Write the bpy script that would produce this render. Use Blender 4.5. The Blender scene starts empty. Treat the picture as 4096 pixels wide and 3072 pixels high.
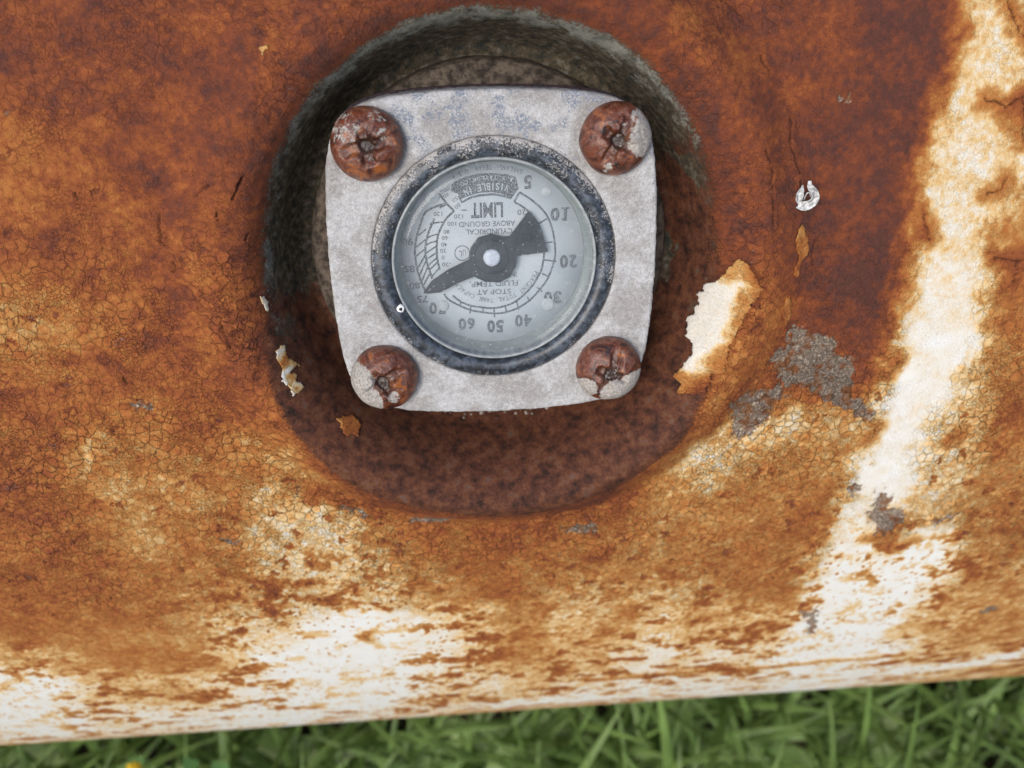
import bpy, bmesh, math, random
import numpy as np
from mathutils import Matrix, Vector

scene = bpy.context.scene
MM = 0.001
# ------------------------------------------------------------------ frames
# gauge frame: X along the tank axis, Y up the tank side, Z out of the tank (millimetres)
TANK_R = 213.0            # tank radius, mm
SHELL_H = -2.0            # height of the shell at the gauge axis, in the gauge frame
ELEV = math.radians(38)   # how far the gauge looks up
se, ce = math.sin(ELEV), math.cos(ELEV)
GM = Matrix(((1, 0, 0), (0, se, -ce), (0, ce, se)))         # gauge axes -> world
AXIS_Z = TANK_R - 3.0                                        # tank lies on the ground
ORIGIN = Vector((0, 0, AXIS_Z * MM)) + GM @ Vector((0, 0, (TANK_R - SHELL_H) * MM))
GW = Matrix.Translation(ORIGIN) @ GM.to_4x4()

# ------------------------------------------------------------------ camera
CAM_POS = (-7.494, 33.234, 132.234)
CAM_ROT = Matrix(((0.99677239, -0.01326108, 0.0791767), (0.0419526, 0.92692147, -0.37290289), (-0.06844549, 0.37502098, 0.92448606)))
cam_data = bpy.data.cameras.new('camera')
cam = bpy.data.objects.new('camera', cam_data)
scene.collection.objects.link(cam)
cam.matrix_world = Matrix.Translation(GW @ (Vector(CAM_POS) * MM)) @ (GM @ CAM_ROT.transposed()).to_4x4()
cam_data.sensor_width = 36.0
cam_data.lens = 36.0 * 3400 / 4096
cam_data.clip_start = 0.005
cam_data.clip_end = 100.0
cam_data.dof.use_dof = True
cam_data.dof.focus_distance = 0.137
cam_data.dof.aperture_fstop = 19.0
scene.camera = cam

# ------------------------------------------------------------------ sky and sun (bright overcast)
SUN_ELEV, SUN_AZ = math.radians(43), math.radians(-124)       # azimuth in the XY plane, from +X
world = bpy.data.worlds.new('World')
scene.world = world
world.use_nodes = True
wn = world.node_tree.nodes
wl = world.node_tree.links
sky = wn.new('ShaderNodeTexSky')
sky.sky_type = 'NISHITA'
sky.sun_disc = False
sky.sun_elevation = SUN_ELEV
sky.sun_rotation = math.pi / 2 - SUN_AZ
sky.air_density = 1.0
sky.dust_density = 2.5
sky.ozone_density = 0.6
wn['Background'].inputs['Strength'].default_value = 0.12
wl.new(sky.outputs['Color'], wn['Background'].inputs['Color'])
sun_data = bpy.data.lights.new('sun', 'SUN')
sun_data.energy = 1.4
sun_data.angle = math.radians(30)
sun_data.color = (1.0, 0.985, 0.965)
sun = bpy.data.objects.new('sun', sun_data)
scene.collection.objects.link(sun)
sd = Vector((math.cos(SUN_ELEV) * math.cos(SUN_AZ), math.cos(SUN_ELEV) * math.sin(SUN_AZ), math.sin(SUN_ELEV)))
sun.rotation_euler = sd.to_track_quat('Z', 'Y').to_euler()
sun.location = sd * 3
scene.view_settings.view_transform = 'Standard'
scene.view_settings.look = 'None'
scene.view_settings.gamma = 1.0
scene.view_settings.use_curve_mapping = False
scene.view_settings.exposure = 0.58
scene.render.engine = 'CYCLES'
scene.cycles.use_denoising = True
scene.cycles.max_bounces = 8
scene.cycles.transparent_max_bounces = 12

# ------------------------------------------------------------------ layout measured on the tank, in mm: (along the axis, around the girth)
RUST = [
    [11, 11, 11, 11, 10, 10, 10, 10, 10, 10, 9, 9, 9, 9, 9, 9, 9, 8, 8, 8, 8, 8, 8, 8, 7, 7, 7, 7, 7, 7, 6, 6, 6, 6, 6, 7, 7, 7, 8, 8, 9, 9, 9, 10, 10, 10, 10, 10, 10, 10, 10, 9, 9, 9, 9, 9, 8, 8, 8, 8, 7, 7, 7, 6, 6, 6, 6, 6, 6, 6, 7, 7, 7, 8, 8, 9, 9, 9, 10, 10, 10, 10, 10, 11, 11, 11, 11],
    [11, 11, 11, 11, 10, 10, 10, 10, 10, 9, 9, 9, 9, 9, 9, 8, 8, 8, 8, 8, 8, 8, 7, 7, 7, 7, 7, 6, 6, 6, 6, 6, 6, 6, 6, 6, 7, 7, 7, 8, 9, 9, 9, 10, 10, 10, 10, 10, 10, 10, 9, 9, 9, 9, 9, 8, 8, 8, 8, 7, 7, 7, 6, 6, 6, 5, 5, 5, 5, 6, 6, 7, 7, 8, 8, 9, 9, 9, 10, 10, 10, 10, 10, 11, 11, 11, 11],
    [11, 11, 11, 10, 10, 10, 10, 10, 9, 9, 9, 9, 9, 8, 8, 8, 8, 8, 8, 8, 8, 7, 7, 7, 7, 6, 6, 6, 6, 6, 6, 6, 6, 6, 6, 6, 6, 7, 7, 8, 8, 9, 9, 9, 10, 10, 10, 10, 10, 9, 9, 9, 9, 9, 8, 8, 8, 8, 7, 7, 7, 6, 6, 5, 5, 5, 5, 5, 5, 5, 6, 6, 7, 8, 8, 9, 9, 9, 10, 10, 10, 10, 10, 11, 11, 11, 11],
    [11, 11, 11, 10, 10, 10, 10, 9, 9, 9, 9, 9, 8, 8, 8, 8, 8, 8, 8, 8, 7, 7, 7, 7, 6, 6, 6, 6, 6, 5, 6, 6, 6, 6, 6, 6, 6, 6, 7, 8, 8, 9, 9, 9, 10, 10, 10, 10, 9, 9, 9, 9, 9, 8, 8, 8, 8, 7, 7, 7, 6, 6, 5, 5, 5, 4, 4, 4, 4, 4, 5, 6, 7, 7, 8, 9, 9, 9, 10, 10, 10, 10, 10, 11, 11, 11, 11],
    [11, 11, 11, 10, 10, 10, 9, 9, 9, 9, 8, 8, 8, 8, 8, 8, 8, 8, 7, 7, 7, 7, 7, 6, 6, 6, 5, 5, 5, 5, 5, 5, 5, 5, 5, 5, 6, 6, 7, 8, 8, 9, 9, 9, 9, 10, 9, 9, 9, 9, 9, 9, 8, 8, 8, 8, 7, 7, 7, 6, 6, 5, 5, 5, 4, 4, 3, 3, 3, 4, 5, 5, 6, 7, 8, 9, 9, 9, 10, 10, 10, 10, 10, 11, 11, 11, 11],
    [11, 11, 10, 10, 10, 10, 9, 9, 9, 8, 8, 8, 8, 8, 8, 7, 7, 7, 7, 7, 7, 7, 6, 6, 6, 5, 5, 5, 5, 5, 5, 5, 5, 5, 5, 5, 6, 6, 7, 7, 8, 9, 9, 9, 9, 9, 9, 9, 9, 9, 9, 8, 8, 8, 8, 7, 7, 7, 6, 6, 6, 5, 5, 4, 4, 3, 3, 3, 3, 3, 4, 5, 6, 7, 8, 9, 9, 10, 10, 10, 10, 10, 10, 11, 11, 11, 11],
    [11, 11, 10, 10, 10, 9, 9, 9, 8, 8, 8, 8, 7, 7, 7, 7, 7, 7, 7, 7, 7, 6, 6, 6, 5, 5, 5, 4, 4, 4, 5, 5, 5, 5, 5, 5, 6, 6, 7, 7, 8, 9, 9, 9, 9, 9, 9, 9, 9, 9, 8, 8, 8, 7, 7, 7, 7, 6, 6, 6, 5, 5, 4, 4, 3, 3, 3, 3, 3, 3, 4, 5, 6, 7, 8, 9, 9, 10, 10, 10, 10, 10, 10, 11, 11, 11, 11],
    [11, 11, 10, 10, 10, 9, 9, 9, 8, 8, 8, 7, 7, 7, 7, 7, 7, 7, 7, 7, 7, 6, 6, 6, 5, 5, 4, 4, 4, 4, 4, 5, 5, 5, 5, 5, 6, 6, 7, 8, 8, 9, 9, 9, 9, 9, 9, 9, 9, 8, 8, 8, 7, 7, 7, 7, 6, 6, 6, 6, 5, 5, 4, 3, 3, 3, 3, 3, 3, 3, 4, 5, 6, 8, 8, 9, 9, 10, 10, 10, 10, 10, 10, 11, 11, 11, 11],
    [11, 11, 10, 10, 10, 9, 9, 8, 8, 8, 7, 7, 7, 6, 6, 6, 7, 7, 7, 7, 6, 6, 6, 5, 5, 4, 4, 3, 3, 3, 4, 5, 5, 5, 5, 5, 6, 6, 7, 8, 8, 9, 9, 9, 9, 9, 9, 9, 9, 8, 8, 7, 7, 7, 7, 6, 6, 6, 6, 6, 5, 5, 4, 3, 3, 3, 3, 3, 3, 3, 4, 5, 7, 8, 9, 9, 10, 10, 10, 10, 10, 10, 11, 11, 11, 11, 11],
    [11, 11, 10, 10, 9, 9, 9, 8, 8, 7, 7, 6, 6, 6, 6, 6, 6, 6, 6, 6, 6, 6, 6, 5, 5, 4, 3, 3, 3, 3, 3, 5, 5, 5, 5, 6, 6, 6, 7, 8, 8, 9, 9, 9, 9, 9, 9, 9, 8, 8, 8, 7, 7, 6, 6, 6, 6, 6, 6, 5, 5, 5, 4, 3, 3, 3, 3, 3, 3, 3, 4, 6, 7, 8, 9, 10, 10, 10, 10, 10, 10, 11, 11, 11, 11, 11, 11],
    [11, 11, 10, 10, 9, 9, 8, 8, 7, 7, 6, 6, 6, 5, 5, 6, 6, 6, 6, 6, 6, 6, 6, 5, 5, 4, 3, 3, 3, 3, 3, 3, 5, 5, 5, 6, 6, 7, 7, 8, 8, 9, 9, 9, 9, 9, 9, 9, 8, 8, 7, 7, 6, 6, 6, 6, 6, 6, 5, 5, 5, 5, 5, 3, 3, 3, 3, 3, 3, 4, 5, 7, 8, 9, 10, 10, 10, 10, 10, 11, 11, 11, 11, 11, 11, 11, 11],
    [11, 10, 10, 10, 9, 9, 8, 8, 7, 6, 6, 5, 5, 5, 5, 5, 6, 6, 6, 6, 6, 6, 6, 5, 5, 4, 3, 3, 3, 3, 3, 3, 5, 5, 5, 6, 6, 7, 7, 8, 8, 9, 9, 9, 9, 9, 9, 9, 8, 8, 7, 6, 6, 6, 6, 6, 5, 5, 5, 5, 5, 5, 5, 3, 3, 3, 3, 3, 4, 5, 6, 8, 9, 9, 10, 10, 10, 11, 11, 11, 11, 11, 11, 11, 11, 11, 11],
    [11, 11, 10, 10, 9, 9, 8, 8, 7, 6, 5, 5, 4, 4, 4, 5, 5, 6, 7, 7, 6, 6, 5, 5, 5, 4, 3, 3, 3, 3, 3, 3, 4, 5, 5, 6, 6, 7, 7, 8, 8, 9, 9, 9, 9, 9, 9, 9, 8, 8, 7, 6, 6, 6, 5, 5, 5, 5, 5, 5, 5, 5, 5, 4, 3, 3, 4, 4, 5, 6, 7, 8, 9, 10, 10, 10, 11, 11, 11, 11, 11, 11, 11, 11, 11, 11, 11],
    [11, 11, 10, 10, 9, 9, 8, 7, 7, 6, 5, 4, 4, 4, 4, 4, 5, 6, 7, 7, 6, 6, 5, 5, 5, 5, 3, 3, 3, 3, 3, 4, 4, 5, 5, 6, 6, 7, 7, 8, 8, 8, 9, 9, 9, 10, 9, 8, 8, 8, 7, 6, 6, 5, 5, 5, 5, 5, 5, 5, 5, 5, 5, 5, 4, 4, 4, 5, 6, 7, 8, 9, 10, 10, 10, 11, 11, 11, 11, 11, 11, 11, 11, 11, 11, 11, 11],
    [11, 11, 10, 10, 9, 9, 8, 7, 6, 6, 5, 4, 3, 3, 3, 3, 4, 6, 7, 8, 6, 5, 5, 5, 5, 5, 4, 3, 4, 4, 4, 4, 5, 5, 5, 5, 6, 6, 7, 8, 8, 8, 8, 9, 10, 10, 9, 8, 8, 8, 8, 5, 5, 5, 5, 5, 5, 5, 6, 6, 6, 6, 5, 5, 5, 4, 4, 5, 6, 7, 8, 9, 10, 10, 11, 11, 11, 11, 11, 11, 11, 11, 11, 11, 11, 11, 11],
    [11, 11, 10, 10, 9, 9, 8, 7, 6, 5, 4, 4, 3, 3, 3, 3, 4, 5, 7, 8, 6, 5, 5, 5, 6, 5, 5, 5, 5, 5, 5, 5, 4, 4, 4, 5, 5, 6, 7, 8, 8, 8, 8, 8, 10, 11, 9, 8, 8, 8, 8, 6, 5, 6, 5, 6, 6, 6, 6, 6, 6, 6, 5, 5, 4, 4, 4, 4, 5, 7, 8, 10, 10, 11, 11, 11, 11, 11, 11, 11, 11, 11, 11, 11, 11, 11, 11],
    [11, 11, 10, 10, 9, 9, 8, 7, 6, 5, 4, 4, 3, 3, 3, 3, 3, 5, 6, 8, 7, 6, 6, 6, 6, 6, 6, 6, 6, 5, 5, 4, 4, 4, 4, 4, 5, 6, 7, 8, 8, 8, 8, 8, 10, 11, 10, 8, 8, 8, 8, 6, 6, 6, 6, 6, 7, 7, 7, 7, 7, 6, 5, 4, 4, 3, 3, 4, 4, 7, 8, 10, 11, 11, 11, 11, 11, 11, 11, 11, 11, 11, 11, 11, 11, 11, 11],
    [11, 11, 10, 10, 10, 9, 8, 7, 7, 6, 5, 4, 3, 3, 3, 3, 3, 5, 6, 7, 7, 7, 7, 8, 8, 8, 7, 7, 6, 5, 5, 4, 3, 3, 3, 3, 4, 5, 7, 8, 8, 8, 8, 8, 9, 11, 10, 8, 8, 8, 8, 7, 7, 7, 7, 7, 8, 8, 8, 8, 8, 7, 5, 3, 3, 3, 3, 3, 3, 8, 8, 10, 11, 11, 11, 11, 11, 11, 11, 11, 11, 11, 11, 11, 11, 11, 11],
    [11, 11, 11, 10, 10, 9, 9, 8, 7, 6, 5, 4, 3, 3, 3, 3, 4, 5, 6, 7, 8, 9, 9, 10, 10, 9, 8, 7, 6, 5, 5, 3, 3, 3, 3, 3, 4, 5, 6, 8, 8, 8, 8, 8, 9, 10, 10, 9, 9, 9, 8, 8, 7, 7, 8, 8, 8, 8, 8, 8, 8, 8, 4, 3, 3, 3, 3, 3, 3, 8, 8, 9, 11, 11, 11, 11, 11, 11, 11, 11, 11, 11, 11, 11, 11, 11, 11],
    [11, 11, 11, 10, 10, 9, 9, 8, 7, 6, 5, 5, 4, 3, 4, 4, 5, 6, 7, 8, 9, 10, 10, 11, 10, 9, 8, 6, 5, 5, 5, 3, 3, 3, 3, 3, 3, 5, 6, 8, 8, 8, 9, 9, 10, 11, 11, 10, 10, 10, 9, 8, 6, 7, 8, 8, 8, 8, 8, 8, 8, 8, 5, 3, 3, 3, 3, 3, 3, 7, 8, 9, 11, 11, 11, 11, 11, 11, 11, 11, 11, 11, 11, 11, 11, 11, 11],
    [12, 11, 11, 11, 10, 10, 9, 9, 8, 7, 6, 5, 5, 5, 5, 5, 6, 6, 7, 8, 9, 11, 11, 11, 11, 10, 8, 7, 5, 5, 5, 3, 3, 3, 3, 3, 4, 5, 6, 7, 8, 8, 9, 10, 12, 12, 11, 11, 11, 10, 8, 8, 6, 6, 8, 8, 8, 8, 8, 8, 8, 8, 6, 3, 3, 3, 3, 4, 5, 8, 9, 11, 12, 12, 13, 12, 12, 11, 11, 11, 11, 11, 11, 11, 11, 11, 11],
    [12, 11, 11, 11, 10, 10, 10, 9, 8, 8, 7, 6, 6, 6, 6, 6, 5, 6, 6, 8, 9, 11, 11, 11, 11, 10, 8, 7, 6, 6, 5, 4, 3, 3, 3, 3, 3, 5, 6, 6, 7, 8, 10, 11, 13, 13, 11, 11, 11, 11, 8, 8, 6, 5, 8, 8, 8, 8, 8, 8, 8, 7, 6, 4, 4, 4, 5, 8, 9, 10, 11, 12, 13, 13, 13, 13, 13, 12, 12, 11, 11, 11, 11, 11, 11, 11, 11],
    [12, 12, 11, 11, 11, 10, 10, 9, 9, 8, 8, 7, 7, 6, 6, 6, 5, 5, 5, 8, 9, 11, 11, 11, 11, 11, 9, 9, 8, 7, 5, 4, 3, 3, 3, 2, 2, 5, 5, 6, 7, 8, 10, 11, 13, 13, 11, 11, 11, 11, 9, 8, 6, 6, 8, 9, 9, 9, 9, 9, 8, 5, 4, 3, 3, 3, 5, 10, 10, 11, 11, 13, 13, 13, 13, 13, 13, 12, 12, 12, 11, 11, 11, 11, 11, 11, 11],
    [12, 12, 12, 11, 11, 11, 10, 10, 9, 9, 9, 8, 8, 7, 6, 6, 5, 6, 6, 8, 10, 11, 12, 13, 13, 13, 12, 12, 10, 8, 4, 3, 3, 3, 3, 1, 0, 5, 5, 5, 6, 8, 9, 11, 12, 13, 12, 11, 11, 11, 10, 9, 8, 9, 10, 10, 10, 10, 10, 10, 9, 3, 3, 3, 3, 3, 3, 11, 11, 11, 11, 13, 13, 13, 13, 13, 13, 13, 12, 12, 11, 11, 11, 11, 11, 11, 11],
    [12, 12, 12, 12, 11, 11, 11, 10, 10, 10, 9, 9, 8, 8, 7, 7, 7, 8, 9, 10, 12, 13, 15, 15, 16, 14, 13, 13, 10, 8, 3, 3, 3, 3, 3, 1, 0, 5, 5, 6, 6, 8, 9, 11, 12, 12, 12, 11, 11, 12, 12, 10, 9, 10, 11, 11, 11, 11, 11, 11, 11, 3, 3, 3, 3, 3, 3, 10, 11, 11, 11, 13, 13, 13, 13, 13, 13, 13, 12, 12, 12, 11, 11, 11, 11, 11, 11],
    [12, 12, 12, 12, 12, 11, 11, 11, 11, 10, 10, 10, 9, 9, 9, 9, 9, 11, 11, 11, 13, 14, 16, 16, 16, 14, 13, 13, 11, 8, 4, 3, 3, 3, 3, 2, 2, 4, 5, 6, 7, 8, 10, 11, 13, 13, 11, 11, 11, 12, 13, 10, 8, 10, 11, 11, 11, 11, 11, 11, 10, 4, 3, 3, 3, 4, 5, 8, 10, 12, 13, 13, 13, 13, 13, 13, 13, 12, 12, 12, 12, 11, 11, 11, 11, 11, 11],
    [13, 12, 12, 12, 12, 12, 11, 11, 11, 11, 11, 10, 10, 10, 10, 10, 11, 11, 11, 11, 12, 14, 16, 16, 16, 14, 13, 13, 11, 9, 7, 6, 5, 3, 3, 3, 3, 5, 5, 6, 6, 8, 10, 11, 13, 13, 11, 11, 11, 12, 13, 11, 8, 10, 11, 11, 11, 12, 12, 12, 9, 6, 4, 3, 3, 4, 5, 8, 11, 12, 13, 13, 13, 13, 13, 13, 13, 12, 12, 12, 12, 11, 11, 11, 11, 11, 11],
    [13, 13, 12, 12, 12, 12, 12, 12, 12, 11, 11, 11, 11, 11, 11, 11, 11, 11, 11, 12, 13, 14, 16, 16, 16, 15, 14, 12, 11, 9, 8, 8, 5, 3, 3, 3, 3, 5, 5, 6, 6, 8, 10, 11, 13, 13, 12, 11, 11, 12, 13, 11, 10, 11, 11, 11, 13, 13, 15, 15, 8, 7, 3, 3, 3, 4, 5, 8, 11, 12, 13, 13, 13, 13, 13, 13, 12, 12, 12, 12, 12, 11, 11, 11, 11, 11, 12],
    [13, 13, 13, 13, 12, 12, 12, 12, 12, 12, 12, 12, 12, 12, 12, 12, 12, 13, 15, 16, 16, 16, 16, 16, 16, 16, 14, 13, 11, 8, 8, 8, 5, 3, 3, 3, 3, 5, 6, 8, 9, 11, 12, 14, 14, 13, 13, 12, 11, 13, 13, 11, 11, 11, 11, 11, 13, 14, 16, 16, 8, 8, 3, 3, 3, 4, 5, 7, 10, 11, 13, 13, 13, 13, 13, 13, 12, 12, 12, 12, 12, 11, 11, 11, 11, 12, 12],
    [13, 13, 13, 13, 13, 13, 12, 12, 12, 12, 12, 12, 12, 12, 13, 13, 14, 15, 16, 16, 16, 16, 16, 16, 16, 16, 14, 13, 11, 10, 9, 9, 8, 6, 5, 4, 5, 7, 10, 12, 13, 13, 15, 16, 14, 14, 13, 13, 11, 13, 13, 11, 11, 11, 11, 11, 13, 14, 14, 14, 9, 6, 4, 5, 4, 3, 5, 6, 10, 11, 13, 13, 13, 13, 13, 12, 12, 12, 12, 12, 12, 11, 11, 11, 12, 12, 12],
    [13, 13, 13, 13, 13, 13, 13, 13, 13, 13, 13, 13, 13, 13, 13, 14, 14, 15, 16, 16, 16, 16, 16, 16, 16, 15, 14, 13, 11, 11, 11, 11, 10, 8, 5, 3, 5, 7, 11, 13, 13, 14, 15, 16, 14, 14, 13, 13, 12, 13, 13, 11, 12, 13, 13, 14, 16, 14, 13, 11, 10, 3, 3, 5, 5, 3, 5, 5, 10, 11, 13, 13, 13, 13, 12, 12, 12, 12, 12, 12, 11, 11, 11, 11, 12, 12, 12],
    [13, 13, 13, 13, 13, 13, 13, 13, 13, 13, 13, 13, 13, 14, 14, 14, 15, 15, 16, 16, 16, 16, 16, 16, 16, 14, 14, 13, 11, 11, 11, 11, 11, 8, 6, 3, 6, 8, 11, 12, 14, 15, 15, 16, 14, 14, 14, 13, 13, 13, 13, 11, 13, 13, 13, 14, 16, 15, 13, 11, 11, 3, 4, 5, 5, 3, 6, 7, 10, 12, 13, 13, 13, 12, 12, 12, 12, 12, 12, 12, 11, 11, 11, 12, 12, 12, 12],
    [13, 13, 13, 13, 13, 13, 13, 13, 13, 13, 13, 13, 14, 14, 14, 15, 15, 16, 16, 16, 16, 16, 16, 16, 16, 14, 14, 13, 11, 11, 11, 10, 9, 7, 6, 6, 8, 8, 11, 13, 14, 16, 16, 16, 14, 14, 14, 14, 14, 13, 13, 11, 13, 13, 13, 14, 15, 15, 14, 14, 9, 6, 7, 7, 8, 8, 8, 10, 11, 13, 13, 13, 13, 12, 12, 12, 12, 12, 12, 11, 11, 11, 12, 12, 12, 12, 12],
    [14, 14, 14, 13, 13, 13, 13, 13, 13, 14, 14, 14, 14, 14, 14, 15, 15, 16, 16, 16, 16, 16, 16, 16, 16, 16, 14, 12, 11, 11, 11, 11, 8, 6, 6, 5, 8, 8, 11, 13, 14, 16, 16, 16, 15, 14, 14, 14, 14, 13, 12, 11, 13, 13, 13, 14, 14, 16, 16, 16, 8, 5, 8, 8, 8, 8, 8, 10, 11, 13, 13, 13, 12, 12, 12, 12, 12, 11, 11, 11, 11, 11, 12, 12, 12, 12, 12],
    [14, 14, 14, 14, 14, 14, 14, 14, 14, 14, 14, 14, 14, 14, 15, 15, 15, 16, 16, 16, 16, 16, 16, 16, 16, 16, 13, 12, 11, 11, 11, 10, 8, 7, 6, 6, 9, 12, 13, 14, 16, 14, 15, 16, 16, 16, 14, 14, 14, 14, 12, 11, 13, 13, 13, 13, 14, 16, 16, 16, 11, 6, 6, 5, 6, 8, 9, 11, 13, 13, 13, 13, 12, 12, 12, 12, 11, 11, 11, 11, 11, 12, 12, 12, 12, 12, 12],
    [14, 14, 14, 14, 14, 14, 14, 14, 14, 14, 14, 14, 14, 14, 15, 15, 15, 15, 16, 16, 16, 16, 16, 16, 16, 14, 12, 11, 11, 13, 13, 11, 8, 8, 5, 6, 9, 13, 14, 15, 16, 14, 15, 16, 16, 16, 14, 15, 15, 16, 13, 11, 11, 13, 13, 13, 14, 14, 16, 16, 13, 7, 3, 3, 4, 8, 10, 11, 13, 13, 13, 12, 12, 12, 12, 11, 11, 11, 11, 11, 11, 12, 12, 12, 12, 12, 12],
    [14, 14, 14, 14, 14, 14, 14, 14, 14, 14, 14, 14, 14, 15, 15, 15, 15, 15, 16, 16, 16, 16, 16, 16, 16, 14, 12, 11, 11, 13, 13, 11, 9, 8, 8, 9, 12, 16, 16, 17, 18, 18, 18, 19, 19, 19, 19, 20, 19, 19, 12, 11, 11, 13, 13, 13, 13, 14, 15, 15, 13, 6, 3, 2, 5, 8, 10, 12, 13, 13, 13, 12, 12, 12, 12, 11, 11, 11, 11, 11, 12, 12, 12, 12, 12, 12, 12],
    [14, 14, 14, 14, 14, 14, 14, 14, 14, 14, 14, 14, 14, 15, 15, 15, 15, 15, 16, 16, 16, 16, 16, 16, 16, 14, 11, 11, 11, 11, 11, 13, 11, 8, 11, 13, 14, 19, 20, 21, 21, 21, 21, 22, 22, 22, 22, 22, 21, 18, 14, 11, 9, 11, 12, 11, 13, 13, 13, 12, 11, 3, 2, 0, 5, 6, 11, 13, 13, 13, 13, 12, 12, 12, 11, 11, 11, 11, 11, 11, 12, 12, 12, 12, 12, 12, 12],
    [14, 14, 14, 14, 14, 14, 14, 14, 14, 14, 14, 14, 15, 15, 15, 15, 15, 15, 15, 16, 16, 16, 16, 16, 16, 14, 11, 11, 11, 11, 11, 13, 12, 10, 12, 13, 15, 19, 21, 22, 22, 22, 22, 22, 22, 22, 22, 22, 22, 19, 14, 11, 8, 11, 11, 11, 13, 13, 13, 11, 10, 4, 2, 1, 6, 8, 11, 15, 14, 13, 13, 12, 12, 12, 11, 11, 11, 11, 11, 12, 12, 12, 12, 12, 12, 12, 12],
    [14, 14, 14, 14, 14, 14, 14, 14, 14, 14, 14, 15, 15, 15, 15, 15, 15, 15, 15, 15, 16, 16, 16, 16, 15, 11, 13, 13, 13, 13, 13, 13, 13, 11, 13, 14, 17, 23, 23, 24, 24, 23, 23, 23, 23, 23, 23, 24, 24, 22, 14, 14, 10, 9, 8, 7, 8, 11, 11, 11, 9, 5, 0, 2, 8, 10, 11, 16, 15, 14, 13, 12, 12, 12, 11, 11, 11, 11, 12, 12, 12, 12, 12, 12, 12, 12, 12],
    [14, 14, 14, 14, 14, 14, 14, 14, 14, 14, 15, 15, 15, 15, 15, 15, 15, 15, 15, 15, 15, 16, 16, 16, 15, 11, 13, 13, 13, 14, 14, 14, 13, 12, 14, 16, 16, 23, 22, 22, 22, 21, 21, 21, 21, 21, 21, 21, 21, 21, 19, 16, 13, 8, 8, 7, 9, 11, 12, 12, 12, 7, 2, 2, 5, 8, 14, 16, 15, 14, 13, 12, 12, 12, 11, 11, 11, 11, 12, 12, 12, 12, 12, 12, 12, 12, 12],
    [14, 14, 14, 14, 14, 14, 14, 15, 15, 15, 15, 15, 15, 15, 15, 15, 15, 15, 15, 15, 15, 15, 14, 14, 16, 14, 13, 14, 14, 14, 16, 16, 14, 14, 15, 16, 19, 20, 20, 19, 19, 19, 19, 19, 19, 19, 19, 19, 19, 19, 19, 15, 13, 11, 13, 13, 13, 14, 14, 16, 16, 12, 3, 1, 2, 8, 14, 16, 14, 13, 12, 12, 12, 11, 11, 11, 11, 12, 12, 12, 12, 12, 12, 12, 12, 12, 12],
    [14, 14, 15, 15, 15, 15, 15, 15, 15, 15, 15, 15, 15, 15, 15, 15, 15, 15, 15, 15, 15, 14, 14, 15, 15, 14, 14, 14, 14, 15, 16, 16, 16, 15, 16, 18, 19, 19, 19, 19, 19, 19, 19, 19, 19, 19, 19, 19, 19, 19, 19, 11, 11, 11, 13, 14, 15, 15, 17, 18, 18, 8, 5, 0, 7, 9, 13, 14, 13, 13, 12, 12, 12, 11, 11, 11, 11, 12, 12, 12, 12, 12, 12, 12, 12, 12, 12],
    [15, 15, 15, 15, 15, 15, 15, 15, 15, 15, 15, 15, 15, 15, 15, 15, 15, 15, 15, 14, 14, 14, 15, 16, 14, 14, 14, 14, 14, 16, 16, 16, 16, 16, 16, 19, 19, 19, 19, 19, 19, 19, 19, 19, 19, 19, 19, 19, 19, 19, 19, 7, 12, 13, 14, 16, 16, 16, 18, 19, 19, 8, 5, 1, 6, 9, 13, 13, 13, 12, 12, 12, 11, 11, 11, 11, 12, 12, 12, 12, 12, 12, 12, 12, 12, 12, 12],
    [15, 15, 15, 15, 15, 15, 15, 15, 15, 15, 15, 15, 15, 15, 15, 15, 15, 15, 14, 14, 14, 14, 13, 11, 12, 13, 13, 16, 16, 16, 16, 14, 16, 16, 16, 19, 19, 19, 19, 19, 19, 19, 19, 19, 19, 19, 19, 19, 19, 19, 18, 9, 11, 14, 15, 16, 17, 19, 19, 20, 21, 8, 3, 1, 5, 11, 13, 13, 12, 12, 11, 11, 11, 11, 11, 11, 12, 12, 12, 12, 12, 12, 12, 12, 12, 12, 12],
    [15, 15, 15, 15, 15, 15, 15, 15, 15, 15, 15, 15, 15, 15, 15, 15, 15, 14, 14, 14, 14, 13, 12, 10, 10, 12, 12, 14, 15, 16, 16, 14, 15, 16, 16, 18, 19, 19, 19, 19, 19, 19, 19, 19, 19, 19, 19, 19, 19, 19, 19, 16, 12, 14, 16, 16, 18, 19, 20, 21, 19, 12, 4, 4, 8, 13, 13, 12, 12, 11, 11, 11, 11, 11, 11, 12, 12, 12, 12, 12, 12, 12, 12, 12, 12, 12, 12],
    [15, 15, 15, 15, 15, 15, 15, 15, 15, 15, 15, 15, 15, 15, 15, 15, 15, 15, 14, 14, 14, 13, 12, 9, 9, 11, 11, 13, 14, 15, 16, 14, 15, 16, 16, 16, 19, 19, 19, 19, 19, 19, 19, 19, 19, 19, 19, 19, 19, 19, 19, 19, 10, 14, 16, 16, 18, 19, 21, 21, 19, 13, 4, 6, 8, 13, 13, 12, 11, 11, 11, 11, 11, 11, 11, 12, 12, 12, 12, 12, 12, 12, 12, 12, 12, 12, 12],
    [15, 15, 15, 15, 15, 15, 15, 15, 15, 15, 15, 15, 15, 15, 15, 15, 15, 15, 14, 14, 14, 13, 12, 11, 11, 13, 13, 14, 14, 14, 16, 16, 16, 14, 16, 16, 19, 19, 19, 19, 19, 19, 19, 19, 19, 19, 19, 19, 19, 19, 19, 19, 18, 16, 17, 19, 19, 20, 22, 22, 18, 15, 3, 7, 9, 13, 12, 11, 11, 11, 11, 11, 11, 11, 11, 12, 12, 12, 12, 12, 12, 12, 12, 12, 12, 12, 13],
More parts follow.
